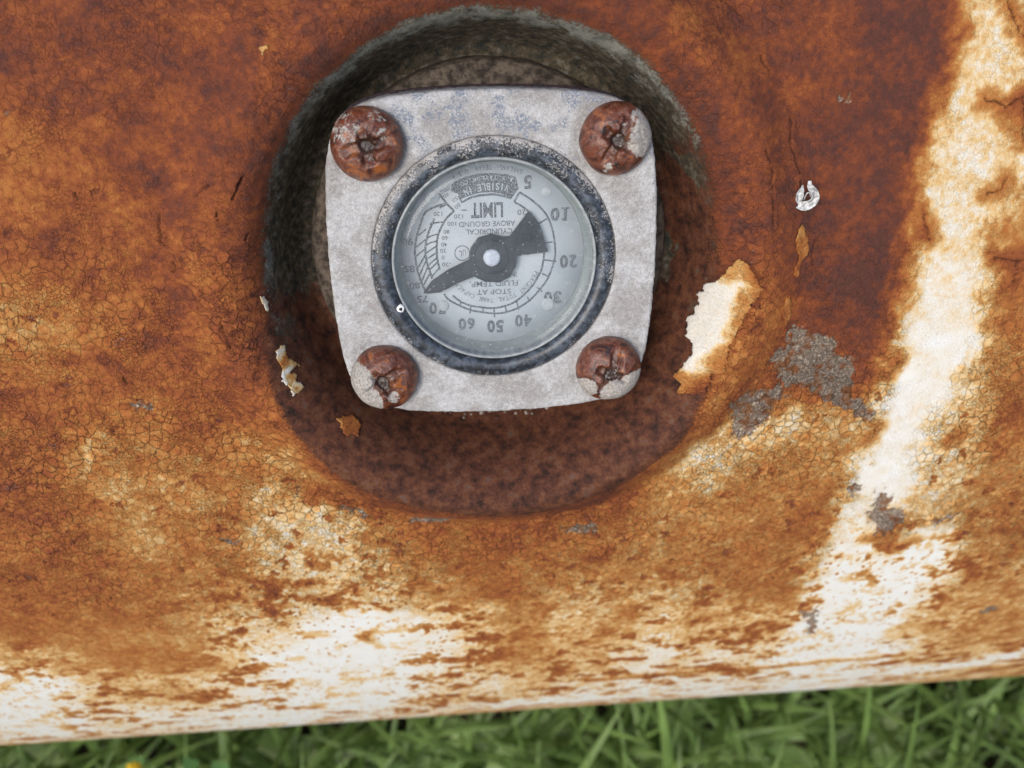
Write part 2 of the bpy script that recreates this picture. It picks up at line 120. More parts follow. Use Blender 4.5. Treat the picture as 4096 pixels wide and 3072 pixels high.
    [15, 15, 15, 15, 15, 15, 15, 15, 15, 15, 15, 15, 15, 15, 15, 15, 15, 15, 15, 14, 14, 14, 13, 13, 13, 14, 14, 16, 14, 16, 16, 16, 14, 16, 16, 16, 17, 18, 19, 19, 19, 19, 19, 19, 19, 19, 19, 19, 19, 19, 19, 19, 18, 17, 18, 20, 21, 20, 20, 21, 19, 13, 3, 3, 9, 11, 11, 11, 11, 11, 11, 11, 11, 11, 11, 12, 12, 12, 12, 12, 12, 12, 12, 12, 12, 13, 13],
    [15, 15, 15, 15, 15, 15, 15, 15, 15, 15, 15, 15, 15, 15, 15, 15, 15, 15, 15, 15, 14, 14, 14, 14, 15, 15, 16, 16, 14, 16, 16, 16, 16, 16, 14, 16, 16, 17, 19, 19, 19, 19, 19, 19, 19, 19, 19, 19, 19, 19, 19, 19, 17, 19, 20, 21, 21, 21, 20, 21, 19, 11, 5, 6, 10, 10, 10, 10, 10, 10, 11, 11, 11, 11, 12, 12, 12, 12, 12, 12, 12, 12, 12, 12, 13, 13, 13],
    [15, 15, 15, 15, 15, 15, 15, 15, 15, 15, 15, 15, 15, 15, 15, 15, 15, 15, 15, 15, 15, 15, 15, 15, 16, 16, 16, 16, 15, 16, 17, 18, 16, 16, 14, 16, 16, 17, 19, 19, 19, 19, 19, 19, 19, 19, 19, 19, 19, 19, 19, 19, 19, 19, 19, 19, 21, 21, 21, 21, 19, 9, 6, 8, 9, 9, 9, 9, 10, 10, 11, 11, 11, 11, 12, 12, 12, 12, 12, 12, 12, 12, 12, 13, 13, 13, 13],
    [15, 15, 15, 15, 15, 15, 15, 15, 15, 15, 15, 15, 15, 15, 15, 15, 15, 15, 15, 15, 15, 15, 15, 16, 16, 16, 16, 16, 17, 17, 17, 19, 17, 17, 16, 16, 16, 17, 19, 19, 19, 19, 19, 19, 19, 19, 19, 19, 19, 19, 19, 21, 19, 19, 19, 19, 19, 21, 21, 21, 21, 9, 6, 3, 3, 5, 8, 9, 10, 10, 11, 11, 11, 11, 12, 12, 12, 12, 12, 12, 12, 12, 13, 13, 13, 13, 13],
    [15, 15, 15, 15, 15, 15, 15, 15, 15, 15, 15, 15, 15, 15, 15, 15, 15, 15, 16, 16, 16, 16, 16, 16, 16, 16, 16, 16, 17, 19, 19, 19, 19, 19, 18, 16, 17, 18, 19, 19, 19, 19, 19, 19, 19, 19, 19, 19, 19, 19, 19, 21, 19, 19, 19, 19, 21, 22, 21, 21, 21, 11, 5, 4, 5, 6, 8, 9, 9, 10, 11, 11, 11, 11, 12, 12, 12, 12, 12, 12, 12, 13, 13, 13, 13, 13, 13],
    [15, 15, 15, 15, 15, 15, 15, 15, 15, 15, 15, 15, 16, 16, 16, 16, 16, 16, 16, 16, 16, 16, 16, 16, 16, 16, 16, 17, 19, 19, 19, 19, 19, 19, 19, 16, 17, 19, 19, 19, 19, 19, 19, 19, 19, 19, 19, 19, 19, 19, 19, 20, 19, 19, 19, 19, 20, 21, 21, 21, 21, 15, 6, 8, 11, 8, 8, 9, 9, 10, 11, 11, 11, 12, 12, 12, 12, 12, 12, 12, 13, 13, 13, 13, 13, 13, 13],
    [15, 15, 15, 15, 15, 15, 15, 15, 15, 16, 16, 16, 16, 16, 16, 16, 16, 16, 16, 16, 16, 16, 17, 17, 17, 16, 17, 19, 19, 16, 19, 19, 17, 17, 19, 16, 16, 19, 19, 19, 19, 19, 19, 19, 19, 19, 19, 19, 19, 19, 19, 19, 19, 19, 19, 19, 19, 21, 21, 21, 21, 17, 7, 6, 9, 8, 8, 9, 10, 10, 11, 11, 11, 12, 12, 12, 12, 12, 12, 13, 13, 13, 13, 13, 13, 13, 13],
    [15, 15, 15, 15, 15, 15, 15, 16, 16, 16, 16, 16, 16, 16, 16, 16, 16, 16, 16, 16, 17, 17, 17, 17, 17, 18, 19, 19, 19, 19, 17, 18, 18, 18, 19, 16, 16, 19, 19, 19, 19, 19, 19, 19, 19, 19, 19, 19, 19, 19, 19, 19, 19, 19, 19, 19, 19, 21, 22, 21, 21, 18, 6, 5, 5, 7, 8, 9, 10, 10, 11, 11, 12, 12, 12, 12, 12, 12, 13, 13, 13, 13, 13, 13, 13, 13, 13],
    [15, 15, 15, 15, 15, 16, 16, 16, 16, 16, 16, 16, 16, 16, 16, 16, 16, 16, 16, 17, 17, 17, 17, 18, 18, 19, 19, 19, 19, 19, 18, 18, 17, 17, 19, 16, 18, 19, 19, 19, 19, 19, 19, 19, 19, 19, 19, 19, 19, 19, 19, 17, 17, 19, 19, 19, 19, 19, 22, 21, 20, 18, 8, 8, 7, 7, 8, 9, 10, 11, 11, 11, 12, 12, 12, 12, 12, 13, 13, 13, 13, 13, 13, 13, 13, 13, 13],
    [15, 15, 15, 15, 16, 16, 16, 16, 16, 16, 16, 16, 16, 16, 16, 16, 16, 16, 16, 17, 17, 17, 17, 18, 18, 19, 19, 19, 19, 19, 19, 18, 18, 16, 17, 16, 18, 19, 19, 19, 19, 19, 19, 19, 19, 19, 19, 19, 19, 19, 16, 18, 19, 19, 19, 19, 19, 19, 22, 22, 20, 18, 8, 6, 6, 8, 9, 10, 10, 11, 11, 12, 12, 12, 12, 12, 13, 13, 13, 13, 13, 13, 13, 13, 13, 13, 13],
    [15, 15, 15, 16, 16, 16, 16, 16, 16, 16, 16, 16, 16, 16, 16, 16, 16, 16, 17, 17, 17, 17, 18, 18, 18, 19, 19, 19, 19, 19, 19, 19, 18, 16, 16, 16, 18, 19, 19, 19, 19, 19, 19, 19, 19, 19, 19, 19, 19, 19, 17, 18, 19, 19, 19, 19, 19, 19, 21, 21, 20, 16, 9, 7, 7, 8, 9, 10, 11, 11, 11, 12, 12, 12, 12, 13, 13, 13, 13, 13, 13, 13, 13, 13, 13, 13, 13],
    [15, 16, 16, 16, 16, 16, 16, 16, 16, 16, 16, 16, 16, 16, 16, 16, 16, 17, 17, 17, 17, 17, 18, 18, 18, 19, 19, 19, 19, 19, 19, 18, 18, 17, 17, 17, 18, 18, 19, 19, 19, 19, 19, 19, 19, 19, 19, 19, 19, 18, 18, 18, 19, 19, 19, 19, 19, 20, 20, 20, 18, 15, 11, 9, 8, 9, 10, 10, 11, 11, 12, 12, 12, 12, 13, 13, 13, 13, 13, 13, 13, 13, 13, 13, 13, 13, 13],
    [16, 16, 16, 16, 16, 16, 16, 16, 16, 16, 16, 16, 16, 16, 16, 16, 16, 17, 17, 17, 17, 17, 18, 18, 18, 18, 19, 19, 19, 19, 18, 18, 18, 17, 17, 17, 18, 18, 19, 19, 19, 19, 19, 19, 19, 19, 19, 19, 19, 18, 18, 18, 19, 19, 19, 19, 19, 19, 19, 19, 18, 15, 13, 11, 10, 10, 11, 11, 11, 12, 12, 12, 12, 13, 13, 13, 13, 13, 13, 13, 13, 13, 13, 13, 13, 13, 13],
    [16, 16, 16, 16, 16, 16, 16, 16, 16, 16, 16, 16, 16, 16, 16, 16, 17, 17, 17, 17, 17, 17, 18, 18, 18, 18, 18, 18, 18, 18, 18, 18, 18, 18, 17, 18, 18, 18, 18, 19, 19, 19, 19, 19, 19, 19, 19, 19, 19, 19, 18, 18, 19, 19, 19, 19, 19, 19, 19, 18, 17, 15, 14, 12, 11, 11, 11, 12, 12, 12, 12, 13, 13, 13, 13, 13, 13, 13, 13, 13, 13, 13, 13, 13, 13, 14, 14],
    [16, 16, 16, 16, 16, 16, 16, 16, 16, 16, 16, 16, 16, 16, 16, 16, 17, 17, 17, 17, 17, 17, 18, 18, 18, 18, 18, 18, 18, 18, 18, 18, 18, 18, 18, 18, 18, 18, 18, 18, 19, 19, 19, 19, 19, 19, 19, 19, 19, 19, 18, 18, 18, 19, 19, 19, 19, 19, 18, 18, 17, 16, 14, 13, 12, 12, 12, 12, 12, 13, 13, 13, 13, 13, 13, 13, 13, 13, 13, 13, 13, 13, 14, 14, 14, 14, 14],
    [16, 16, 16, 16, 16, 16, 16, 16, 16, 16, 16, 16, 16, 16, 16, 17, 17, 17, 17, 17, 17, 17, 18, 18, 18, 18, 18, 18, 18, 18, 18, 18, 18, 18, 18, 18, 18, 18, 18, 18, 18, 19, 19, 19, 19, 19, 19, 19, 19, 18, 18, 18, 18, 18, 18, 18, 18, 18, 18, 18, 17, 16, 15, 14, 13, 13, 13, 13, 13, 13, 13, 13, 13, 13, 13, 13, 13, 13, 13, 14, 14, 14, 14, 14, 14, 14, 14],
    [16, 16, 16, 16, 16, 16, 16, 16, 16, 16, 16, 16, 16, 16, 16, 17, 17, 17, 17, 17, 17, 17, 17, 18, 18, 18, 18, 18, 18, 18, 18, 18, 18, 18, 18, 18, 18, 18, 18, 18, 18, 18, 18, 19, 19, 19, 19, 19, 18, 18, 18, 18, 18, 18, 18, 18, 18, 18, 18, 17, 17, 16, 15, 14, 14, 14, 13, 13, 13, 13, 13, 13, 13, 13, 13, 13, 14, 14, 14, 14, 14, 14, 14, 14, 14, 14, 14],
    [16, 16, 16, 16, 16, 16, 16, 16, 16, 16, 16, 16, 16, 16, 17, 17, 17, 17, 17, 17, 17, 17, 17, 18, 18, 18, 18, 18, 18, 18, 18, 18, 18, 18, 18, 18, 18, 18, 18, 18, 18, 18, 18, 18, 18, 18, 18, 18, 18, 18, 18, 18, 18, 18, 18, 18, 18, 18, 18, 17, 17, 16, 15, 15, 14, 14, 14, 14, 14, 14, 14, 14, 14, 14, 14, 14, 14, 14, 14, 14, 14, 14, 14, 14, 14, 14, 14],
]
POLYS = {
'P1':[(39.6, 0.2), (40.8, -0.2), (41.6, -1.7), (43.1, -4.9), (42.2, -6.5), (41.0, -9.3), (40.2, -11.9), (39.0, -14.5), (38.6, -17.1), (38.5, -19.3), (36.5, -20.1), (35.9, -22.2), (35.5, -23.3), (33.5, -23.9), (31.2, -24.3), (31.7, -22.6), (31.3, -21.8), (32.4, -20.2), (33.9, -17.5), (34.3, -16.3), (34.0, -15.6), (33.6, -15.2), (34.2, -12.6), (35.4, -9.3), (35.4, -8.0), (36.2, -6.5), (36.3, -5.5), (37.6, -3.7), (37.8, -2.7)],
'P2':[(48.5, 2.4), (49.5, 5.5), (51.1, 3.3), (51.6, 1.0), (50.8, -1.2), (50.0, -3.9), (49.2, -3.6), (49.5, -0.6)],
'P3':[(-38.3, -3.8), (-37.4, -3.7), (-36.5, -6.9), (-37.0, -7.9)],
'P4':[(-36.7, -12.4), (-35.3, -12.5), (-35.0, -14.3), (-33.0, -17.4), (-34.3, -17.4), (-33.3, -19.3), (-31.9, -21.2), (-34.1, -22.1), (-34.7, -20.0), (-36.1, -18.4), (-35.6, -16.2), (-36.9, -14.2)],
'P5':[(-33.0, 32.9), (-31.2, 33.5), (-31.6, 32.4), (-32.7, 31.7)],
'P6':[(47.1, -8.9), (48.9, -6.6), (50.1, -10.8), (49.2, -12.6)],
'P7':[(-26.3, -29.7), (-28.2, -26.3), (-25.5, -27.1), (-23.9, -28.9), (-24.3, -29.9)],
'G1':[(51.2, -12.3), (55.0, -14.2), (58.7, -14.9), (59.3, -18.2), (63.9, -18.9), (63.7, -22.8), (63.4, -25.9), (69.0, -30.4), (68.8, -33.6), (64.2, -30.1), (59.2, -28.3), (56.4, -25.5), (50.7, -24.2), (47.3, -19.1), (50.0, -15.9)],
'G2':[(50.2, -24.2), (52.0, -26.3), (49.2, -29.3), (48.8, -32.5), (43.1, -35.5), (41.9, -30.0), (39.7, -26.1), (44.4, -24.9)],
'G3':[(74.1, -49.5), (76.6, -50.1), (78.1, -54.3), (80.3, -54.9), (82.4, -57.8), (80.5, -62.6), (77.7, -62.4), (73.6, -56.7), (74.1, -53.5)],
'G4':[(67.3, -89.8), (72.3, -89.8), (75.8, -102.6), (73.2, -102.2), (71.8, -96.0)],
'G5':[(9.1, -54.2), (20.0, -53.2), (19.7, -58.8), (12.9, -58.2)],
'G6':[(-18.9, -50.3), (-4.5, -45.2), (-9.5, -53.3), (-17.8, -52.6)],
'G7':[(11.1, -62.1), (15.2, -62.9), (14.0, -66.6), (11.6, -65.3)],
'G8':[(-30.1, -45.0), (-26.1, -46.3), (-21.3, -49.4), (-20.6, -51.5), (-26.1, -51.0), (-30.4, -47.5)],
'G9':[(68.1, -47.8), (71.3, -48.4), (71.0, -51.3), (68.7, -51.2)],
'G10':[(-71.8, 25.2), (-69.7, 25.1), (-69.6, 24.4), (-71.8, 23.9)],
'G11':[(-56.9, 15.6), (-55.8, 15.7), (-55.7, 14.1), (-57.1, 13.9)],
'G12':[(-72.1, -20.2), (-69.9, -19.6), (-69.9, -21.3), (-72.1, -21.2)],
'G13':[(-68.3, -25.7), (-66.9, -25.8), (-67.1, -27.3), (-68.2, -27.8)],
'G14':[(-66.5, -38.5), (-64.3, -38.1), (-64.2, -39.8), (-66.2, -40.0)],
'G15':[(-36.5, -40.4), (-35.2, -40.8), (-35.8, -43.7), (-37.6, -43.3)],
'G16':[(-51.9, -53.0), (-48.4, -54.0), (-48.4, -55.3), (-51.7, -54.4)],
'G17':[(55.0, 25.2), (56.1, 24.6), (56.0, 23.3), (54.4, 23.5)],
'G18':[(-63.0, -21.2), (-57.4, -21.5), (-57.2, -24.8), (-62.0, -24.1)],
'G19':[(87.9, -59.2), (90.9, -57.6), (94.0, -56.5), (94.2, -57.9), (89.2, -60.5)],
'G20':[(112.6, -94.4), (115.9, -92.4), (117.7, -95.0), (114.7, -96.5)],
'W1':[(80.0, 40.3), (74.6, 40.4), (75.1, 35.6), (75.0, 27.6), (72.0, 22.3), (71.1, 16.8), (70.8, 11.1), (72.2, 5.3), (71.0, -0.7), (70.5, -7.0), (69.5, -11.7), (70.3, -17.3), (70.5, -23.3), (69.0, -29.4), (69.3, -36.1), (69.3, -42.3), (68.4, -45.4), (70.7, -52.0), (73.6, -49.5), (78.6, -49.9), (81.8, -46.1), (81.4, -38.0), (80.5, -30.9), (81.5, -23.7), (83.4, -16.3), (84.1, -11.7), (83.0, -4.9), (81.5, 0.3), (81.1, 4.9), (85.8, 9.3), (85.7, 15.7), (81.4, 20.4), (80.7, 22.3), (83.5, 23.8), (83.3, 30.8), (80.6, 36.4)],
'W2':[(71.0, -53.4), (76.3, -63.2), (75.0, -64.2), (77.8, -75.9), (84.6, -86.5), (86.2, -94.6), (85.8, -107.0), (88.3, -133.9), (68.7, -128.8), (69.4, -104.5), (71.1, -88.0), (70.4, -74.9), (70.0, -63.8), (69.7, -54.0)],
'W3':[(83.9, -67.8), (87.4, -62.9), (92.2, -61.4), (93.7, -68.7), (94.5, -77.3), (92.3, -85.3), (89.5, -90.2), (87.0, -104.0), (84.3, -90.9), (83.6, -78.4)],
'W4':[(-38.2, -76.6), (-30.7, -75.8), (-27.2, -82.0), (-22.9, -80.5), (-17.8, -83.0), (-16.2, -92.1), (-19.5, -101.9), (-23.0, -110.5), (-19.0, -122.8), (-31.7, -138.3), (-44.5, -137.2), (-49.9, -124.4), (-45.7, -106.4), (-47.0, -97.6), (-41.2, -88.7)],
'W5':[(-111.1, -95.6), (-101.8, -95.8), (-96.1, -106.6), (-104.6, -121.9), (-109.3, -146.4), (-131.0, -140.0)],
'W6':[(64.9, -148.6), (89.0, -135.5), (115.1, -131.4), (138.0, -122.9), (144.0, -133.5), (93.3, -147.1), (44.6, -154.3), (1.7, -153.7), (-12.2, -146.3), (21.1, -136.4)],
'C7':[(34.8, -40.2), (37.1, -36.3), (41.8, -36.0), (46.1, -33.5), (54.9, -30.2), (62.3, -32.2), (60.3, -34.2), (51.2, -36.0), (44.9, -38.5), (40.4, -43.5)],
'C8':[(-45.3, -44.0), (-42.3, -41.8), (-40.5, -48.0), (-33.1, -47.3), (-30.2, -50.1), (-28.6, -56.9), (-31.9, -60.3), (-35.0, -55.0), (-40.8, -53.2)],
'C9':[(-42.0, -67.1), (-29.6, -65.8), (-22.0, -68.9), (-18.1, -80.0), (-30.5, -74.1), (-41.5, -80.3), (-48.8, -92.3), (-59.2, -91.0), (-51.1, -76.5)],
'C10':[(79.5, -34.2), (84.7, -26.9), (88.5, -31.9), (88.5, -40.5), (86.8, -49.8), (82.2, -52.8)],
}
CRACKS = [
[(-50.9, 9.1), (-51.7, 7.6), (-51.6, 5.8), (-51.9, 5.0), (-51.1, 4.5)],
[(-50.0, 2.1), (-50.2, 0.3)],
[(-42.5, 14.0), (-43.3, 13.2), (-44.2, 12.4)],
[(92.5, -3.5), (89.8, -2.3), (88.6, -2.7), (86.5, -2.2), (84.4, -1.9)],
[(88.6, -2.7), (88.8, -4.4), (88.8, -6.4)],
[(78.5, 23.6), (80.4, 23.1), (81.9, 22.5), (83.5, 23.2), (85.5, 24.3)],
[(84.6, 23.4), (85.4, 20.7), (85.7, 17.2)],
[(81.2, 8.7), (82.7, 9.2), (83.6, 9.8), (83.9, 11.2)],
[(34.7, 38.6), (36.6, 37.6), (38.2, 36.5), (38.8, 35.4)],
[(41.4, 30.7), (41.8, 29.1), (42.8, 28.3)],
[(23.3, -124.4), (34.6, -123.8), (44.9, -123.3), (55.0, -122.3), (67.1, -123.1), (74.7, -122.5), (78.9, -122.1), (84.2, -119.8), (88.2, -121.2), (103.3, -120.0)],
[(82.4, -67.4), (84.2, -66.3), (86.4, -64.6)],
[(75.3, -63.5), (77.9, -63.4), (80.8, -62.4)],
[(80.4, 38.2), (81.3, 36.0), (82.5, 34.2), (84.4, 32.1)],
[(46.4, 21.4), (46.9, 20.3), (46.5, 18.5), (47.6, 15.0), (48.7, 12.7)],
[(48.7, 11.9), (49.1, 10.3)],
[(41.6, 17.1), (43.0, 13.3), (43.9, 5.6)],
[(-31.7, -33.5), (-30.2, -35.2), (-28.3, -35.9)],
[(-22.7, -38.8), (-19.5, -41.8), (-15.2, -42.9)],
[(-34.1, -44.2), (-33.3, -43.0), (-31.8, -42.2)],
[(-61.5, -17.5), (-61.6, -18.9)],
[(52.8, 2.0), (52.2, 0.0), (52.9, -2.1)],
[(-63.3, 12.8), (-63.1, 11.7)],
[(-38.4, 5.2), (-37.8, 6.3)],
[(-41.9, 10.0), (-41.6, 8.8)],
[(-30.3, -45.0), (-27.9, -45.8)],
[(18.4, -64.2), (20.5, -65.1), (21.8, -62.6)],
[(-28.9, -88.1), (-28.0, -90.5)],
[(-43.7, -7.7), (-43.0, -9.7), (-42.5, -11.8)],
[(39.6, -8.1), (40.1, -10.5)],
[(37.3, -32.4), (39.0, -29.0), (40.8, -26.0), (42.2, -23.0)],
[(-39.2, 11.7), (-38.5, 13.1), (-37.4, 15.2)],
[(27.8, -33.3), (30.3, -31.0), (32.8, -28.2)],
[(70.2, -23.1), (70.9, -21.7), (71.2, -20.2)],
[(69.8, -36.2), (70.2, -33.7)],
[(72.6, 1.5), (71.3, 4.8), (70.7, 6.1)],
[(85.4, -38.0), (87.3, -36.3)],
]
INK={'scale_outer': [(4.52, 10.26), (6.74, 8.74), (8.85, 6.59), (9.99, 3.8), (10.44, 0.49), (10.15, -1.83), (9.13, -4.4), (7.84, -6.21), (6.02, -8.14), (3.94, -9.41), (1.59, -10.13), (-0.22, -10.19), (-2.54, -9.84), (-4.33, -9.36), (-6.35, -8.35), (-7.85, -7.37), (-8.45, -6.42)], 'scale_inner': [(4.52, 10.26), (3.64, 8.7), (5.61, 7.42), (7.1, 5.64), (8.23, 3.35), (8.61, 1.31), (8.48, -0.74), (8.1, -2.8), (7.59, -3.83), (6.68, -5.37), (5.51, -6.66), (3.69, -8.19), (1.87, -8.93), (-0.2, -9.25), (-2.01, -9.05), (-3.8, -8.72), (-5.57, -7.98), (-7.06, -6.73)], 'banner_line': [(-5.38, 9.92), (-4.92, 8.88), (-3.48, 9.58), (-2.0, 9.9), (0.21, 10.04), (2.17, 9.62), (2.96, 9.26), (4.36, 11.07)], 'l1': [(-7.43, 8.76), (-9.41, 8.2), (-10.92, 7.39), (-11.74, 5.69), (-12.46, 3.72), (-12.88, 1.98), (-12.98, 0.21), (-12.77, -1.84), (-12.36, -3.66), (-12.04, -4.72), (-11.59, -5.78)], 'l2': [(-9.5, 6.37), (-10.32, 4.66), (-11.03, 2.68), (-11.25, 0.92), (-11.09, -0.87), (-10.67, -2.43), (-10.35, -3.73)], 'l3': [(-8.58, 10.36), (-7.43, 8.76), (-6.25, 7.5), (-7.53, 6.31), (-8.59, 4.61), (-9.15, 3.12), (-9.36, 1.37), (-9.32, -0.42), (-9.02, -2.22)], 'l4': [(-7.43, 8.64), (-8.56, 8.11)]}
TICKS=[[(7.6, 5.0), (9.35, 5.95)], [(8.48, 1.7), (10.0, 1.9)], [(8.61, -1.13), (10.66, -1.45)], [(8.23, -3.46), (9.51, -4.15)], [(7.33, -5.79), (8.23, -6.62)], [(5.64, -7.46), (6.15, -8.28)], [(3.82, -8.19), (4.19, -9.68)], [(1.87, -9.06), (2.11, -10.01)], [(-0.07, -9.26), (0.02, -10.88)], [(-2.01, -9.05), (-1.89, -9.73)], [(-3.92, -8.58), (-4.23, -10.04)], [(-5.7, -7.84), (-5.85, -8.64)], [(-12.35, 3.6), (-10.93, 4.67)], [(-12.7, 1.72), (-11.14, 2.93)], [(-12.78, 0.21), (-11.22, 1.42)], [(-12.64, -1.85), (-11.27, 0.41)], [(-10.28, 5.4), (-9.28, 5.67), (-8.17, 5.71)], [(-10.76, 3.17), (-10.0, 3.57), (-9.12, 3.75)], [(-11.2, 1.93), (-10.3, 2.4), (-9.23, 2.62)], [(-11.14, 0.66), (-9.29, 1.87)], [(-11.06, -0.36), (-9.39, 0.73)], [(-10.87, -1.39), (-9.35, -0.16)], [(-10.65, -2.17), (-9.21, -0.8)], [(-10.47, -3.47), (-9.14, -1.96)], [(-12.46, -3.14), (-11.2, -0.61)], [(-12.14, -4.19), (-11.0, -1.64)], [(-11.79, -4.73), (-10.69, -2.81)]]
BANNER=[(-5.83, 12.22), (-4.35, 12.89), (-2.15, 13.39), (0.04, 13.43), (2.48, 13.2), (3.94, 12.69), (4.29, 11.24), (2.91, 9.45), (1.44, 10.1), (-0.02, 10.38), (-1.99, 10.31), (-3.71, 9.87), (-5.08, 9.42), (-5.53, 10.28), (-6.62, 10.67), (-6.45, 11.75)]
DOTS=[((-9.69, 9.91), 1.18), ((8.9, 10.15), 0.86), ((9.09, -8.92), 1.16), ((-8.67, -8.53), 0.94)]
POINTER=[(-11.89, -5.74), (-10.47, -3.85), (-7.9, -2.14), (-4.09, -0.35), (-3.78, 1.53), (-2.5, 3.24), (-0.26, 3.8), (1.71, 3.24), (2.71, 3.34), (5.84, 7.32), (7.31, 5.43), (8.18, 3.17), (9.07, 0.62), (7.68, 0.41), (3.91, 0.02), (3.64, -1.75), (2.61, -3.52), (0.82, -4.37), (-1.44, -4.16), (-2.69, -3.6), (-3.31, -3.19), (-5.47, -4.02), (-9.05, -5.71), (-11.07, -5.9)]
PIVOT=((-0.34, -0.0), 1.41)
NUMERALS=[('5', 5.89, 11.85, 1.48, 2.27), ('10', 11.23, 6.47, 3.4, 2.27), ('20', 12.71, -1.52, 3.16, 2.27), ('30', 10.05, -7.75, 3.21, 2.17), ('40', 4.96, -11.69, 3.08, 2.17), ('50', 0.12, -12.51, 3.01, 2.27), ('60', -4.81, -11.91, 3.01, 2.17), ('70', -9.71, -8.9, 2.91, 2.12), ('75', -12.17, -7.21, 1.78, 1.18), ('80', -13.31, -4.8, 1.73, 1.13), ('85', -14.02, -1.93, 1.73, 1.13), ('90', -14.08, 2.65, 1.78, 1.23)]
WORDS=[('LIMIT', -0.88, 7.48, 5.3, 2.52), ('ABOVE GROUND', -0.89, 5.25, 9.25, 0.89), ('CYLINDRICAL', -0.62, 3.97, 7.7, 0.89), ('100', -6.7, 5.42, 1.43, 0.69), ('80', -7.62, 4.13, 0.99, 0.69), ('60', -7.96, 3.09, 0.99, 0.69), ('40', -8.08, 2.01, 0.99, 0.69), ('20', -8.31, 0.95, 0.99, 0.69), ('0', -8.38, -0.14, 0.49, 0.69), ('-20', -7.85, -1.36, 1.53, 0.69), ('120', -8.9, 7.09, 1.36, 0.69), ('120', -5.55, 6.57, 1.48, 0.69), ('IN', 3.36, -3.42, 0.99, 0.89), ('FLUID TEMP.', 0.02, -4.93, 8.14, 0.94), ('STOP AT', -0.01, -6.35, 5.8, 0.94), ('20', 4.86, 7.0, 1.48, 0.89)]
UL=((-5.15, 0.47), 1.23)
ARCPT=[(7.46, -3.82), (7.2, -4.86), (0.07, -8.59), (-6.78, -6.08), (4.92, 13.5), (-0.91, 14.4), (-7.01, 12.96), (-5.85, 11.62), (0.03, 12.79), (3.44, 12.1), (-4.42, 10.62), (-0.0, 11.35), (2.68, 10.67)]
SPECK=[(-15.6, -6.98)]

# ------------------------------------------------------------------ noise
def hsh(ix, iy, seed):
    h = (ix.astype(np.int64) * 374761393 + iy.astype(np.int64) * 668265263 + seed * 1442695041) & 0xFFFFFFFF
    h = ((h ^ (h >> 13)) * 1274126177) & 0xFFFFFFFF
    h = ((h ^ (h >> 16)) * 2246822519) & 0xFFFFFFFF
    return ((h ^ (h >> 15)) & 0xFFFFFF).astype(np.float32) / 16777215.0

def vnoise(x, y, seed=0):
    ix, iy = np.floor(x), np.floor(y)
    fx, fy = x - ix, y - iy
    fx = fx * fx * (3 - 2 * fx); fy = fy * fy * (3 - 2 * fy)
    a, b = hsh(ix, iy, seed), hsh(ix + 1, iy, seed)
    c, d = hsh(ix, iy + 1, seed), hsh(ix + 1, iy + 1, seed)
    return (a + (b - a) * fx) * (1 - fy) + (c + (d - c) * fx) * fy

def fbm(x, y, seed=0, octs=4, gain=0.55):
    v = 0.0; amp = 1.0; tot = 0.0
    for o in range(octs):
        v = v + amp * vnoise(x + 17.3 * o, y - 9.1 * o, seed + o * 13)
        tot += amp; amp *= gain
        x, y = (x * 0.8 - y * 0.6) * 2.03, (x * 0.6 + y * 0.8) * 2.03
    return v / tot

def fbm3(x, y, z, seed=0, octs=5, gain=0.58):
    v = 0.0; amp = 1.0; tot = 0.0
    for o in range(octs):
        iz = np.floor(z); fz_ = z - iz; fz_ = fz_ * fz_ * (3 - 2 * fz_)
        a = vnoise(x + iz * 37.7, y + iz * 17.1, seed + o * 13); b = vnoise(x + (iz + 1) * 37.7, y + (iz + 1) * 17.1, seed + o * 13)
        v = v + amp * (a + (b - a) * fz_); tot += amp; amp *= gain
        x, y, z = (x * 0.8 - y * 0.6) * 2.03, (x * 0.6 + y * 0.8) * 2.03, z * 2.03 + 3.1
    return v / tot

def worley(x, y, seed=0):
    ix, iy = np.floor(x), np.floor(y)
    f1 = np.full(x.shape, 9.0, np.float32); f2 = f1.copy()
    cid = np.zeros(x.shape, np.float32); dx1 = np.zeros(x.shape, np.float32); dy1 = dx1.copy()
    for j in (-1, 0, 1):
        for i in (-1, 0, 1):
            cx, cy = ix + i, iy + j
            dx = (cx + hsh(cx, cy, seed) - x).astype(np.float32)
            dy = (cy + hsh(cx, cy, seed + 7) - y).astype(np.float32)
            d = np.sqrt(dx * dx + dy * dy)
            near = d < f1
            f2 = np.where(near, f1, np.minimum(f2, d))
            cid = np.where(near, hsh(cx, cy, seed + 23), cid)
            dx1 = np.where(near, dx, dx1); dy1 = np.where(near, dy, dy1)
            f1 = np.where(near, d, f1)
    return f1, f2, cid, dx1, dy1

def smooth(a, b, x):
    t = np.clip((x - a) / (b - a), 0, 1)
    return t * t * (3 - 2 * t)

def poly_dist(u, s, poly):
    """signed distance, negative inside"""
    p = np.array(poly, float)
    d = np.full(u.shape, 1e9); inside = np.zeros(u.shape, bool)
    for k in range(len(p)):
        a, b = p[k], p[(k + 1) % len(p)]
        e = b - a
        t = np.clip(((u - a[0]) * e[0] + (s - a[1]) * e[1]) / max(e @ e, 1e-9), 0, 1)
        d = np.minimum(d, np.hypot(u - a[0] - t * e[0], s - a[1] - t * e[1]))
        if a[1] != b[1]:
            c = ((a[1] > s) != (b[1] > s)) & (u < (b[0] - a[0]) * (s - a[1]) / (b[1] - a[1]) + a[0])
            inside ^= c
    return np.where(inside, -d, d)

